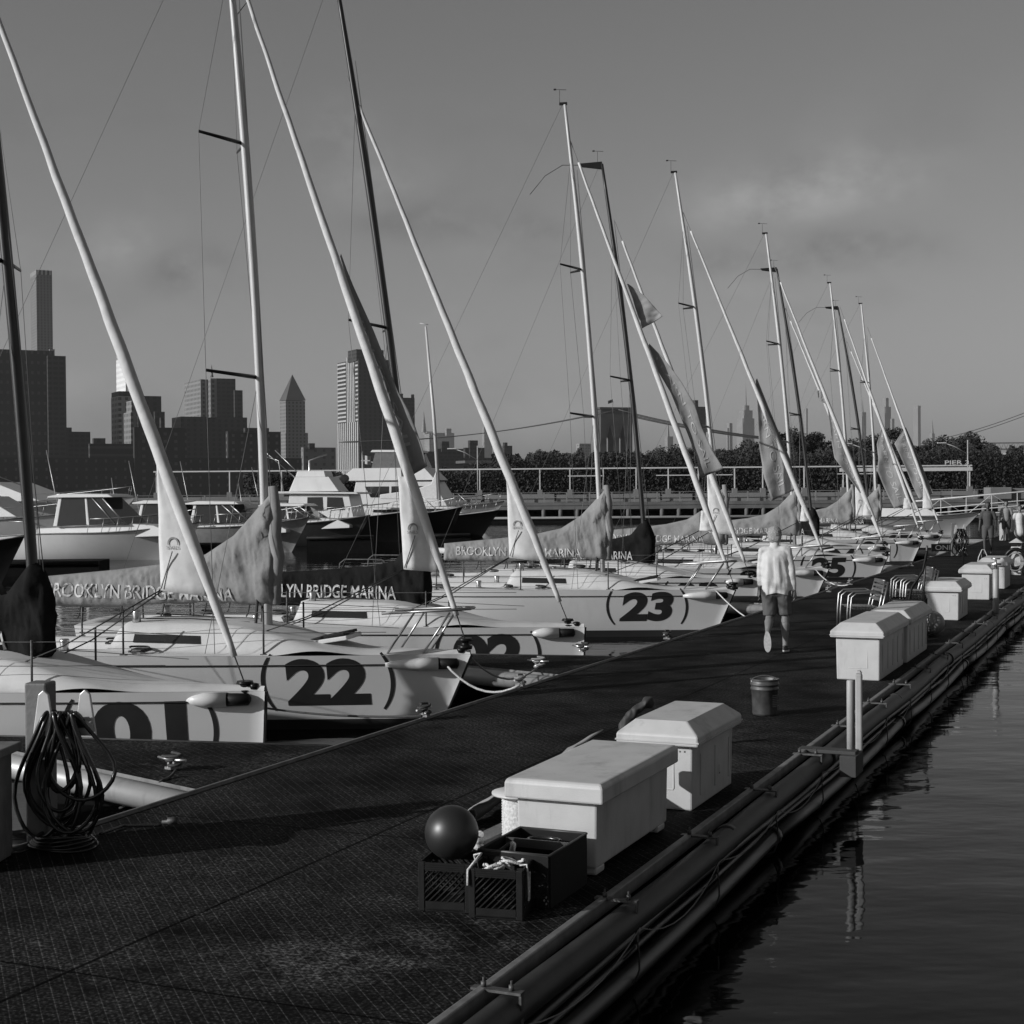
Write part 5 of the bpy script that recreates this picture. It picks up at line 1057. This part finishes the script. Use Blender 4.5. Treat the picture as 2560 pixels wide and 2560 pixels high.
def float_dock(label, x0, x1, D, z=0.5, th=0.55, dep=1.6, pile=False):
    t = thing('float_pier', label, 'pier', (X(x0, D), D, 0), rad(3)); w = X(x1, D)-X(x0, D)
    a = MB(); a.box((w/2, dep/2, z-th/2), (w, dep, th)); a.build('deck', m_float, t); a = MB(); a.tube([(0, -0.05, z-0.06), (w, -0.05, z-0.06)], 0.07, 8); a.build('bumper', m_dark, t)
    return t
float_dock('dark float pier end behind the first sail cover lettering', -260, 240, 49.5)
float_dock('dark float pier under the grey cruisers', 766, 930, 66, z=0.75, th=0.8)
float_dock('dark float pier under the black yacht beside the second jib', 1040, 1176, 74, z=0.55)
float_dock('dark float pier below the white cruiser at the first jib', 470, 600, 62, z=0.6)

# ------------------------------------------------------------------ Pier 3, its gantry, lamps and sign
PD = 148.0
m_conc = mat('pier_concrete', 0.11, 0.85, var=0.25, vs=0.6, dirt=0.3); m_concl = mat('pale_panel', 0.16, 0.8, var=0.15, vs=0.4); m_white = mat('white_steel', 0.5, 0.5, var=0.04)
t = thing('timber_pier', 'long concrete pier on piles in front of the dark trees', 'pier', (X(-120, PD), PD, 0), rad(-0.2)); W = X(2500, PD)-X(-120, PD)
a = MB(); a.box((W/2, 9, 1.22), (W, 18, 0.30)); a.build('deck', m_conc, t); a = MB(); a.box((W/2, 0.3, 0.86), (W, 0.5, 0.36)); a.build('beam', m_conc, t)
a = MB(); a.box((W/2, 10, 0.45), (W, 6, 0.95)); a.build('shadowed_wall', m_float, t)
npile = 62
for k in range(npile):
    a = MB() if k == 0 else None
    if k == 0: a.tube([(0, 0.2, -0.5), (0, 0.2, 0.70)], 0.20, 8); pile0 = a.build('pile', m_conc, t)
    else: c = pile0.copy(); col.objects.link(c); c.parent = t; c.location = (k*W/npile, 0, 0)
a = MB(); a.box((W/2, 1.2, 1.37+0.50), (W, 0.05, 0.05)); a.box((W/2, 1.2, 1.37+0.98), (W, 0.06, 0.05)); [a.box((k*W/46, 1.2, 1.37+0.5), (0.12, 0.12, 1.0)) for k in range(47)]; a.build('railing', m_concl, t)
for k in range(24): a = MB(); a.box((W*(0.18+0.034*k)+0.4, 2.0, 1.37+0.42), (3.0+0.3*(k % 3), 0.2, 0.70+0.14*((k*7) % 3)/2)); a.build('planter_wall', m_concl, t)
t = thing('white_gantry', 'long white steel gantry frame on thin posts along the pier', 'gantry', (X(385, PD+3), PD+3, 0), rad(-0.5)); W2 = X(2425, PD+3)-X(385, PD+3); gz = 4.75
a = MB(); a.box((W2/2, 0, gz), (W2, 0.14, 0.13)); a.build('top_rail', m_white, t)
a = MB(); a.box((W2-6.6, 0, gz-0.36), (13.2, 0.3, 0.36)); a.build('sign_beam', m_white, t)
gpost = None
for px in [392, 430, 575, 705, 773, 860, 983, 1200, 1350, 1425, 1508, 1590, 1670, 1745, 1835, 1905, 2008, 2105, 2186, 2419]:
    x = X(px, PD+3)-X(385, PD+3)
    if gpost is None: a = MB(); a.box((0, 0, (gz+2.6)/2), (0.11, 0.11, gz-2.6)); gpost = a.build('post', m_white, t); gpost.location = (x, 0, 0); a = MB(); a.box((0, 0, 2.0), (0.5, 0.5, 1.3)); a.build('pedestal', m_concl, gpost)
    else: clone(gpost, (x, 0, 0), parent=t)
for x0, x1 in ((1420, 1510), (1640, 1830), (2090, 2186)):
    a = MB(); a.box(((X(x0, PD+3)+X(x1, PD+3))/2-X(385, PD+3), 0.0, gz-0.75), (X(x1, PD+3)-X(x0, PD+3), 0.1, 0.09)); a.build('tie_beam', m_white, t)
P, T, w = text_mesh('PIER 3', 0.015, 0.6); lt = lettering(P, T, lambda x, y: (W2-2.75+x/w*2.4, -0.16, gz+0.09+y*0.42), 'lettering', m_white, t)
for px, py in ((2420, 1115), (1195, 1120), (980, 1150), (2185, 1115)):
    t = thing('street_lamp', 'thin lamp with a slanting arm over the pier', 'lamp', (X(px, PD+8), PD+8, 1.3), 0, 'lamps on the pier'); a = MB(); h = (1218-py)/F_PX*PD+1.5
    a.tube([(0, 0, 0), (0, 0, h+0.6)], 0.07, 6); a.tube([(0, 0, h-0.9), (-1.3, 0, h-0.1), (-2.4, 0, h+0.3)], 0.05, 5); a.build('pole', mat('lamp_grey', 0.3), t); a = MB(); a.box((-2.7, 0, h+0.32), (0.9, 0.25, 0.1)); a.build('lamp_head', m_white, t)
    t['label'] = {2420: 'lamp with slanting arm above the PIER 3 lettering', 1195: 'lamp with slanting arm behind the thin white mast', 980: 'lamp with slanting arm beside the flag', 2185: 'lamp with slanting arm between the banners'}[px]
# floats in front of Pier 3
t = thing('float_boom', 'pale floating boom line in front of the pier', 'boom', (X(1150, 120), 120, 0), rad(0)); a = MB(); a.box((20, 0, 0.16), (44, 0.8, 0.42)); a.build('float', m_float, t); a = MB(); a.tube([(0, -0.45, 0.42), (42, -0.45, 0.42)], 0.11, 6); a.build('pipe', m_concl, t)
# right end: block and building
t = thing('concrete_block', 'pale concrete blocks at the right end of the pier', 'block', (X(2465, 140), 140, 0), 0); a = MB(); a.box((1.1, 0, 2.0), (2.0, 2, 1.1)); a.box((3.0, 0.5, 1.95), (1.9, 2, 1.0)); a.box((2.2, 0.2, 0.9), (1.6, 1.4, 1.2)); a.build('blocks', m_concl, t, bevel=0.05)
t = thing('low_building', 'low pale building behind the trees at the right edge', 'building', (X(2455, 250), 250, 0), 0); a = MB(); a.box((8, 6, 4.8), (16, 10, 6.0)); a.build('wall', mat('bld_pale', 0.2, 0.8), t); a = MB(); a.box((8, 6, 7.95), (17, 11.5, 0.3)); a.build('roof', m_white, t)
for k in range(5): a = MB(); a.box((2+k*3.1, 0.96, 5.9), (2.2, 0.1, 2.2)); a.build('window', m_glass, t)

# ------------------------------------------------------------------ trees
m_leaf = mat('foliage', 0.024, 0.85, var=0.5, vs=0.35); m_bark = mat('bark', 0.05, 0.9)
def tree_meshes(seed, H, spread, nleaf=9500):
    rnd = random.Random(seed); a = MB(); a.tube([(0, 0, 0), (0.1, 0, H*0.3), (0.0, 0.1, H*0.62), (0.1, 0, H*0.9)], [0.26, 0.2, 0.13, 0.03], 7)
    clumps = []
    for k in range(34):
        an = rnd.uniform(0, 2*PI); rr = spread*math.sqrt(rnd.random())*0.86; z = H*(0.30+0.62*rnd.random()*(1-0.35*rr/spread)); c = Vector((rr*math.cos(an), rr*math.sin(an), z)); clumps.append((c, spread*rnd.uniform(0.15, 0.36)))
        if k % 2 == 0: a.tube([(0, 0, z*0.55), c*0.5+Vector((0, 0, z*0.32)), c], [0.10, 0.06, 0.02], 5)
    tr = a.mesh('trunk'); V = []; Fc = []
    for k in range(nleaf):
        c, r = rnd.choice(clumps); d = Vector((rnd.gauss(0, 1), rnd.gauss(0, 1), rnd.gauss(0, 0.85))).normalized()*r*rnd.random()**0.4; p = c+d
        n = Vector((rnd.gauss(0, 1), rnd.gauss(0, 1), rnd.gauss(0, 1)+0.5)).normalized(); u = n.orthogonal().normalized(); w = n.cross(u); s = rnd.uniform(0.07, 0.19)
        o = len(V); V += [p+u*s, p+w*s*0.55, p-u*s, p-w*s*0.55]; Fc.append((o, o+1, o+2, o+3))
    me = bpy.data.meshes.new('crown'); me.from_pydata([tuple(v) for v in V], [], Fc); me.update(); return tr, me
TV = [tree_meshes(s, H, sp) for s, H, sp in ((1, 8.5, 3.2), (2, 7.4, 3.0), (3, 9.5, 3.4), (4, 6.6, 3.3))]
def tree(px, ytop, D, var, label, seed, hs=1.0):
    H = (1218-0.0027*(px-1280)*1.0-ytop)/F_PX*D+EYE; base = (8.5, 7.4, 9.5, 6.6)[var]; s = (H-1.3)/base
    t = thing('tree', label, 'tree', (X(px, D), D, 1.3), seed*1.3, 'leafy trees behind the pier'); t.scale = (s*hs, s*hs, s)
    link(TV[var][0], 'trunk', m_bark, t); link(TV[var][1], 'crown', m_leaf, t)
rnd = random.Random(5)
tl = [(1290, 1128), (1335, 1132), (1385, 1118), (1430, 1125), (1480, 1130), (1600, 1112), (1640, 1128), (1690, 1105), (1760, 1095), (1800, 1110), (1850, 1108), (1890, 1092), (1990, 1045), (1960, 1080), (2030, 1062), (2065, 1090), (2130, 1098), (2170, 1080), (2215, 1052), (2260, 1110), (2310, 1100), (2335, 1082), (2375, 1112), (2405, 1075), (2430, 1092), (2460, 1140), (2520, 1180), (2560, 1170), (1235, 1135), (1190, 1140), (1550, 1118), (1925, 1098)]
for i, (px, y) in enumerate(tl):
    tree(px, y, 186+rnd.uniform(-6, 14), i % 4, 'tree', i, 1.05)
# the clipped shrubbery and low trees along the pier merge into one dark mass
rnd2 = random.Random(11); V = []; Fc = []
for k in range(150000):
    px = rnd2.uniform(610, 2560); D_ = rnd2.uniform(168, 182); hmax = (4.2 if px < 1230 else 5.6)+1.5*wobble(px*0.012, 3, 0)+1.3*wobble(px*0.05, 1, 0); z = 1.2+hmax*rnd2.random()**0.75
    if px < 1180: z = 1.2+(z-1.2)*0.85
    p = Vector((X(px, D_), D_, z)); n = Vector((rnd2.gauss(0, 1), rnd2.gauss(0, 1), rnd2.gauss(0, 1)+0.4)).normalized(); u = n.orthogonal().normalized(); w = n.cross(u); sz_ = rnd2.uniform(0.09, 0.23)
    o = len(V); V += [p+u*sz_, p+w*sz_*0.55, p-u*sz_, p-w*sz_*0.55]; Fc.append((o, o+1, o+2, o+3))
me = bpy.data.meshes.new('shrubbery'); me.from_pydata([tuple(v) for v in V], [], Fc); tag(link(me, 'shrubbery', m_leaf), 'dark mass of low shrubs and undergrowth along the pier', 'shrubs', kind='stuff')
trs = [o for o in bpy.data.objects if o.name.split('.')[0] == 'tree' and o.parent is None]
trs.sort(key=lambda o: math.atan2(o.location.x, o.location.y))
Z = {}
for o in trs:
    pxo = 1280+F_PX*o.location.x/o.location.y
    zone = ('beside the thin white mast' if pxo < 1300 else 'left of the stone bridge tower' if pxo < 1490 else 'below the stone bridge tower' if pxo < 1620 else 'behind the dark mast and the torn banner' if pxo < 1800
            else 'under the needle spired skyscraper' if pxo < 1935 else 'behind the masts beyond the walking man' if pxo < 2100 else 'behind the far banners' if pxo < 2290 else 'above the PIER 3 lettering' if pxo < 2440 else 'at the right edge of the frame')
    Z.setdefault(zone, []).append(o)
for zone, lst in Z.items():
    names = {1: [''], 2: ['left one of two', 'right one of two'], 3: ['leftmost of three', 'middle one of three', 'rightmost of three']}.get(len(lst)) or ['leftmost']+['%s from the left' % q for q in ORD[:len(lst)-2]]+['rightmost']
    for o, nm in zip(lst, names): o['label'] = ('%s leafy tree%s %s' % (nm, 's' if 'of t' in nm else '', zone)).strip()
# ------------------------------------------------------------------ skyline
def facade(name, wall, win, bay, fl, wx=0.55, wz=0.55, rough=0.8, lit=0.0):
    m = bpy.data.materials.new(name); m.use_nodes = True; t = m.node_tree; b = t.nodes['Principled BSDF']; lk = t.links.new
    tcn = t.nodes.new('ShaderNodeTexCoord'); s = t.nodes.new('ShaderNodeSeparateXYZ'); lk(tcn.outputs['Object'], s.inputs[0])
    def mth(op, a, c=None):
        n = t.nodes.new('ShaderNodeMath'); n.operation = op
        for i, v in enumerate((a, c)):
            if v is None: continue
            if isinstance(v, (int, float)): n.inputs[i].default_value = v
            else: lk(v, n.inputs[i])
        return n.outputs[0]
    h = mth('ADD', s.outputs[0], s.outputs[1]); fx = mth('FRACT', mth('DIVIDE', h, bay)); fz = mth('FRACT', mth('DIVIDE', s.outputs[2], fl))
    k = mth('MULTIPLY', mth('LESS_THAN', fx, wx), mth('LESS_THAN', fz, wz))
    n = t.nodes.new('ShaderNodeTexNoise'); n.inputs['Scale'].default_value = 0.03; n.inputs['Detail'].default_value = 6; lk(tcn.outputs['Object'], n.inputs[0]); var = mth('ADD', mth('MULTIPLY', n.outputs[0], 0.5), 0.75)
    mx = mth('ADD', wall, mth('MULTIPLY', k, win-wall)); lk(mth('MULTIPLY', mx, var), b.inputs['Base Color']); b.inputs['Roughness'].default_value = rough
    return m
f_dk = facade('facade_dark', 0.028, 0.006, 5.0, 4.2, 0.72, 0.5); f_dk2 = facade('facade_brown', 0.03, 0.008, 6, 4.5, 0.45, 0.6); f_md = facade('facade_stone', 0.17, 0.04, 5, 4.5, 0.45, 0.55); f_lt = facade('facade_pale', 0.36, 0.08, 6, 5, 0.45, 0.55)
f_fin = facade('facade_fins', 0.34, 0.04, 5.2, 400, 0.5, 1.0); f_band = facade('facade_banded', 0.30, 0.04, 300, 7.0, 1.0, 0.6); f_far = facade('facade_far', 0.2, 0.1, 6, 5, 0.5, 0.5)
m_stone = mat('bridge_stone', 0.06, 0.9, var=0.2, vs=0.05)
TB = rad(28)
def block(mb, xl, xc, xr, ytop, D, ybot=None, D0=None):
    """box whose lit left face spans xl..xc and front xc..xr in the view from the pier, top at height of ytop"""
    z1 = (1219-0.0*xl-ytop)/F_PX*D+EYE - (xl-1280)*(-0.0079)/F_PX*D*(-1)*-1
    z0 = 0 if ybot is None else (1219-ybot)/F_PX*D+EYE
    wl_ = max((xc-xl)/F_PX*D, 2)/math.sin(TB); wr = (xr-xc)/F_PX*D/math.cos(TB)
    c = Vector((X(xc, D), D, 0)); u = Vector((math.cos(TB), math.sin(TB), 0)); v = Vector((-math.sin(TB), math.cos(TB), 0))
    o = c+u*wr/2+v*wl_/2; return o, wr, wl_, z0, z1
def tower(label, parts, D, cat='building', name='tower_block', rl='wall'):
    """parts: (part name, material, xl, xc, xr, ytop, ybot)"""
    o0 = None
    for i, (pn, m, xl, xc, xr, yt, yb) in enumerate(parts):
        yo = (1280-(xl+xr)/2)*0.0079; o, wr, wl2, z0, z1 = block(None, xl, xc, xr, yt-yo, D, None if yb is None else yb-yo+(9 if pn not in ('roof', 'spire') else 3))
        if o0 is None: o0 = Vector((o.x, o.y, 0)); t = thing(name, label, cat, o0, TB)
        q = o-o0; q = Matrix.Rotation(-TB, 3, 'Z') @ q; a = MB()
        if pn == 'roof' or pn == 'spire': a.box((q.x, q.y, (z0+z1)/2), (wr, wl2, z1-z0), top=(0.02, 0.02))
        else: a.box((q.x, q.y, (z0+z1)/2), (wr*(1-0.002*i), wl2*(1-0.002*i), z1-z0))
        a.build(pn, m, t)
    return t
def shift(v): return v
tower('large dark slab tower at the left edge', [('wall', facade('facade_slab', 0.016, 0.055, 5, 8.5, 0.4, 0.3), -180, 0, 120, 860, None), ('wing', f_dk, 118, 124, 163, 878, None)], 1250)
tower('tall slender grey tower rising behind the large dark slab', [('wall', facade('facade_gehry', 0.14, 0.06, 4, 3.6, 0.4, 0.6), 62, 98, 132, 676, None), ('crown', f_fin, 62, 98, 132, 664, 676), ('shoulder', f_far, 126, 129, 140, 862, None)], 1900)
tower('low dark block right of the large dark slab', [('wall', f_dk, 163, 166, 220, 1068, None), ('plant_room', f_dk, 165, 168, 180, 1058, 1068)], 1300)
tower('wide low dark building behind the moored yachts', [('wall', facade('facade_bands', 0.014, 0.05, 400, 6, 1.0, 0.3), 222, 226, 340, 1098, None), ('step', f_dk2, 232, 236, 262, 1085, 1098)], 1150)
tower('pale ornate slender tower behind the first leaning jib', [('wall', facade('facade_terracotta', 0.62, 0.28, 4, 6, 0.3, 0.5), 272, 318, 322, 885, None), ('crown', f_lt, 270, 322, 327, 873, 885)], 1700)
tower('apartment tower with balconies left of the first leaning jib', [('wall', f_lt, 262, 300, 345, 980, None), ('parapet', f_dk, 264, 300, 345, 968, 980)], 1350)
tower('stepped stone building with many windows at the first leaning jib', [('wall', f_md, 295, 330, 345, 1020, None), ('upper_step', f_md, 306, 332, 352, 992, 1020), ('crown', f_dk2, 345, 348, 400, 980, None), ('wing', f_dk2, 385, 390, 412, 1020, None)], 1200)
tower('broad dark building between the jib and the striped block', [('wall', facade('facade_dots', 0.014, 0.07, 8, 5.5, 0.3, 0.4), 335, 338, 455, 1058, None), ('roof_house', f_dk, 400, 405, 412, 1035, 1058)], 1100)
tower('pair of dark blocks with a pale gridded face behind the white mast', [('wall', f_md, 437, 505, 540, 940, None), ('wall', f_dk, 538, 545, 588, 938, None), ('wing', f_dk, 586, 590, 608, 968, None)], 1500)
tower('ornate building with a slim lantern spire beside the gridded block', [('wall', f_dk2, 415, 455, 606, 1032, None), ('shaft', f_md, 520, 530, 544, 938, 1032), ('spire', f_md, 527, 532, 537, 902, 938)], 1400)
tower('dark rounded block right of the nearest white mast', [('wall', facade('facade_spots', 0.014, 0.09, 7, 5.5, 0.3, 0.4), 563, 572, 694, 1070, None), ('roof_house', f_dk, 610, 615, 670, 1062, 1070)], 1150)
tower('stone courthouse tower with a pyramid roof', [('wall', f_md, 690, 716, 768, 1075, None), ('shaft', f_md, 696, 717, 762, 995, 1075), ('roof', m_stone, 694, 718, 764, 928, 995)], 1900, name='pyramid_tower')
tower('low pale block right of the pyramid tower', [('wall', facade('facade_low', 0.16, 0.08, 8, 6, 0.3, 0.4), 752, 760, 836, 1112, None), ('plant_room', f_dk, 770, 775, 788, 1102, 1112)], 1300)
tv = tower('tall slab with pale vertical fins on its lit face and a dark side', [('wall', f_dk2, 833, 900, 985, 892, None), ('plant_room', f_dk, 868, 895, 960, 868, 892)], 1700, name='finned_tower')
o_, wr_, wl_, z0_, z1_ = block(None, 833, 900, 985, 892-(1280-909)*0.0079, 1700)
def yl(px): return -wl_/2+wl_*(900-px)/67.0
zm = z1_-(z1_*0.47); a = MB()
for k in range(11): a.box((-wr_/2-0.5, yl(835+k*6.2), zm/2), (1.0, wl_/67*3.0, zm))
for k in range(5): a.box((-wr_/2-0.5, yl(866+k*5.2), (z1_+zm)/2+2), (1.0, wl_/67*2.6, z1_-zm+4))
a.build('fin', mat('fin_concrete', 0.36, 0.8, var=0.08, vs=0.05), tv)
for pa, pb in ((834, 861), (891, 899)):
    a = MB()
    for k in range(15): zz = zm+(k+0.5)*(z1_-zm)/15; a.box((-wr_/2-0.4, (yl(pa)+yl(pb))/2, zz), (0.8, yl(pa)-yl(pb), (z1_-zm)/15*0.42))
    a.build('balcony_band', mat('fin_concrete', 0.36), tv)
tower('thin dark tower right of the dark raked mast', [('wall', f_dk, 1003, 1010, 1038, 990, None), ('crown', f_dk, 1003, 1006, 1010, 980, 990), ('crown', f_dk, 1031, 1034, 1038, 982, 990)], 1750)
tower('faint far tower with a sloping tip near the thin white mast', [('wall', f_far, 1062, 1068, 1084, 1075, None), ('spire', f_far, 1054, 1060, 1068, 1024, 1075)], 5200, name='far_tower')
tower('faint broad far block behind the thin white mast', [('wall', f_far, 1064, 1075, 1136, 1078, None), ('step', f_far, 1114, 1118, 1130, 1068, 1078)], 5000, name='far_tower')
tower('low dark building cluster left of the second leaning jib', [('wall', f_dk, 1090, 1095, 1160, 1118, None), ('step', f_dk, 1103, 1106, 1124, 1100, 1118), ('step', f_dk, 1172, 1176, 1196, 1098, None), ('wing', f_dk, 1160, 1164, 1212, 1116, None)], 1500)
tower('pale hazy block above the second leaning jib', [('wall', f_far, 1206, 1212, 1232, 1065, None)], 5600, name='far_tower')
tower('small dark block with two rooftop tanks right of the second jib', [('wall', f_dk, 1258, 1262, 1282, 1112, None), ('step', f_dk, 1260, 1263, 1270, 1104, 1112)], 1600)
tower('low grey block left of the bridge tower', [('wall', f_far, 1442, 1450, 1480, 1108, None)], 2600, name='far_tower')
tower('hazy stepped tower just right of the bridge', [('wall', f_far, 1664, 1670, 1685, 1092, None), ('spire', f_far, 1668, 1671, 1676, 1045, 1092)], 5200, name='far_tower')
tower('dark tower behind the third white mast', [('wall', f_dk2, 1732, 1742, 1768, 1018, None), ('step', f_dk2, 1732, 1738, 1748, 1002, 1018)], 1900)
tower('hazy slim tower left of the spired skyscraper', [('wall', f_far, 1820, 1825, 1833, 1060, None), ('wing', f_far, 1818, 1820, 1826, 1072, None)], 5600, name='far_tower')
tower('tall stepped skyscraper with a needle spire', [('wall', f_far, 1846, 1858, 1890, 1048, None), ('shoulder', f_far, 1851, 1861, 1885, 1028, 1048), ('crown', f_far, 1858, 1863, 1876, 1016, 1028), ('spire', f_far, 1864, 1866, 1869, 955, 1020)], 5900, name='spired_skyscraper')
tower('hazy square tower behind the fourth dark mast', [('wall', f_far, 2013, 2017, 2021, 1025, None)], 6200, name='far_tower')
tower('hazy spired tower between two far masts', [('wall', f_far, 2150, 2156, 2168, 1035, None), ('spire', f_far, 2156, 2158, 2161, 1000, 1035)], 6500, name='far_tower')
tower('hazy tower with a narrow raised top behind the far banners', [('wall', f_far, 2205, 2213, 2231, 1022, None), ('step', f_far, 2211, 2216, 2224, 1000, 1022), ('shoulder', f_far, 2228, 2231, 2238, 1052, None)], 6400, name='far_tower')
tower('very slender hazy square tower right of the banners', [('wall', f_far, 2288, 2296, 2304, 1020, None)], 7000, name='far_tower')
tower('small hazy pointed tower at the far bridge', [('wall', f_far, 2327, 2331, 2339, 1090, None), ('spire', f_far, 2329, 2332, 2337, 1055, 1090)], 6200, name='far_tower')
tower('long low dark waterfront building far behind the yachts', [('wall', facade('facade_water', 0.012, 0.07, 7, 6, 0.22, 0.35), -60, -50, 700, 1128, None)], 1050)
tower('row of low dark waterfront blocks left of the bridge', [('wall', f_dk, 980, 985, 1300, 1138, None), ('step', f_dk2, 1020, 1025, 1090, 1124, 1138)], 1400)

# stone suspension bridge
BD = 1350.0
t = thing('suspension_bridge', 'stone suspension bridge tower with twin pointed arches and sagging cables', 'bridge', (X(1535, BD), BD, 0), rad(20))
def bz(py): return (1218-py)/F_PX*BD+EYE
Wt = 30.0; zt = bz(1022); a = MB()
for x, w in ((-12.6, 5.6), (0, 5.0), (12.6, 5.6)): a.box((x, 0, (zt-14)/2), (w, 14, zt-14))
a.box((0, 0, zt-7), (Wt+0.8, 14.2, 14)); a.box((0, 0, zt+0.4), (Wt+3, 16, 1.8)); a.box((0, 0, zt-2.6), (Wt+1.6, 15, 0.8)); a.build('stone_tower', m_stone, t)
a = MB()
for c in (-6.2, 6.2):
    a.prism([(c-3.8, zt-28), (c-3.8, zt-13.9), (c, zt-13.9)], -6.9, 6.9); a.prism([(c+3.8, zt-28), (c, zt-13.9), (c+3.8, zt-13.9)], -6.9, 6.9)
a.build('arch_spandrel', m_stone, t)
a = MB(); a.box((20, 0, 26), (330, 26, 2.2)); a.build('deck', mat('bridge_steel', 0.09, 0.8), t)
for off in (-11, -4, 4, 11):
    a = MB()
    for sgn in (-1, 1): a.tube([(sgn*x, off, zt-1-(zt-44)*(1-(1-x/260)**2)) for x in np.linspace(0, 250, 20)], 0.42, 5)
    a.build('cable', mat('cable', 0.10, 0.8), t)
a = MB(); a.tube([(0, 0, zt+1), (0, 0, zt+9)], 0.2, 5); fp = a.build('flagpole', m_white, t); a = MB(); a.grid(lambda u, v: Vector((-5*u, 0.6*math.sin(u*7), zt+9-2.8*v-1.5*u)), 8, 3); a.build('flag', m_dark, fp)
# steel bridge on the right
MD = 1900.0
t = thing('truss_bridge', 'far steel bridge deck with truss and cables at the right edge', 'bridge', (X(2330, MD), MD, 0), rad(-3)); W = 420; z0 = (1216-1128)/F_PX*MD+EYE
ms = mat('truss_steel', 0.10, 0.8); a = MB(); a.box((W/2, 0, z0), (W, 20, 1.6)); a.box((W/2, 0, z0+8), (W, 20, 1.0)); a.build('deck', ms, t); a = MB(); n = 70
for k in range(n): x = k*W/n; a.tube([(x, -10, z0), (x+W/n/2, -10, z0+8), (x+W/n, -10, z0)], 0.35, 4)
a.build('truss', ms, t); a = MB(); [a.tube([(x, y, z0+10+o+(x/120.0)**1.35*34) for x in np.linspace(0, 130, 14)], 0.55, 5) for y, o in ((-8, 0), (8, 2.8))]; a.build('cable', ms, t)

# flags near the finned tower
t = thing('flagpole', 'white flagpole with a flag in front of the finned tower', 'flagpole', (X(907, 160), 160, 1.3), 0); a = MB(); a.tube([(0, 0, 0), (0, 0, 5.6)], 0.06, 6); a.build('pole', m_white, t); a = MB(); a.grid(lambda u, v: Vector((0.9*u, 0.15*math.sin(u*8), 5.2-0.9*v-0.2*u)), 8, 4); a.build('flag', m_flagl, t)
for px, lab in ((2395, 'small pale fishing shed'),): pass

# ------------------------------------------------------------------ haze
hz = MB(); hz.box((0, 4150, 270), (7400, 8500, 542)); ho = hz.build('haze', None); tag(ho, 'thin haze over the harbour', kind='stuff')
hm_ = bpy.data.materials.new('haze'); hm_.use_nodes = True; tt = hm_.node_tree; tt.nodes.clear(); vo = tt.nodes.new('ShaderNodeVolumePrincipled'); mo = tt.nodes.new('ShaderNodeOutputMaterial')
vo.inputs['Color'].default_value = (0.9, 0.9, 0.9, 1); vo.inputs['Density'].default_value = 0.00005; vo.inputs['Anisotropy'].default_value = 0.2; tt.links.new(vo.outputs[0], mo.inputs['Volume']); ho.data.materials.append(hm_)
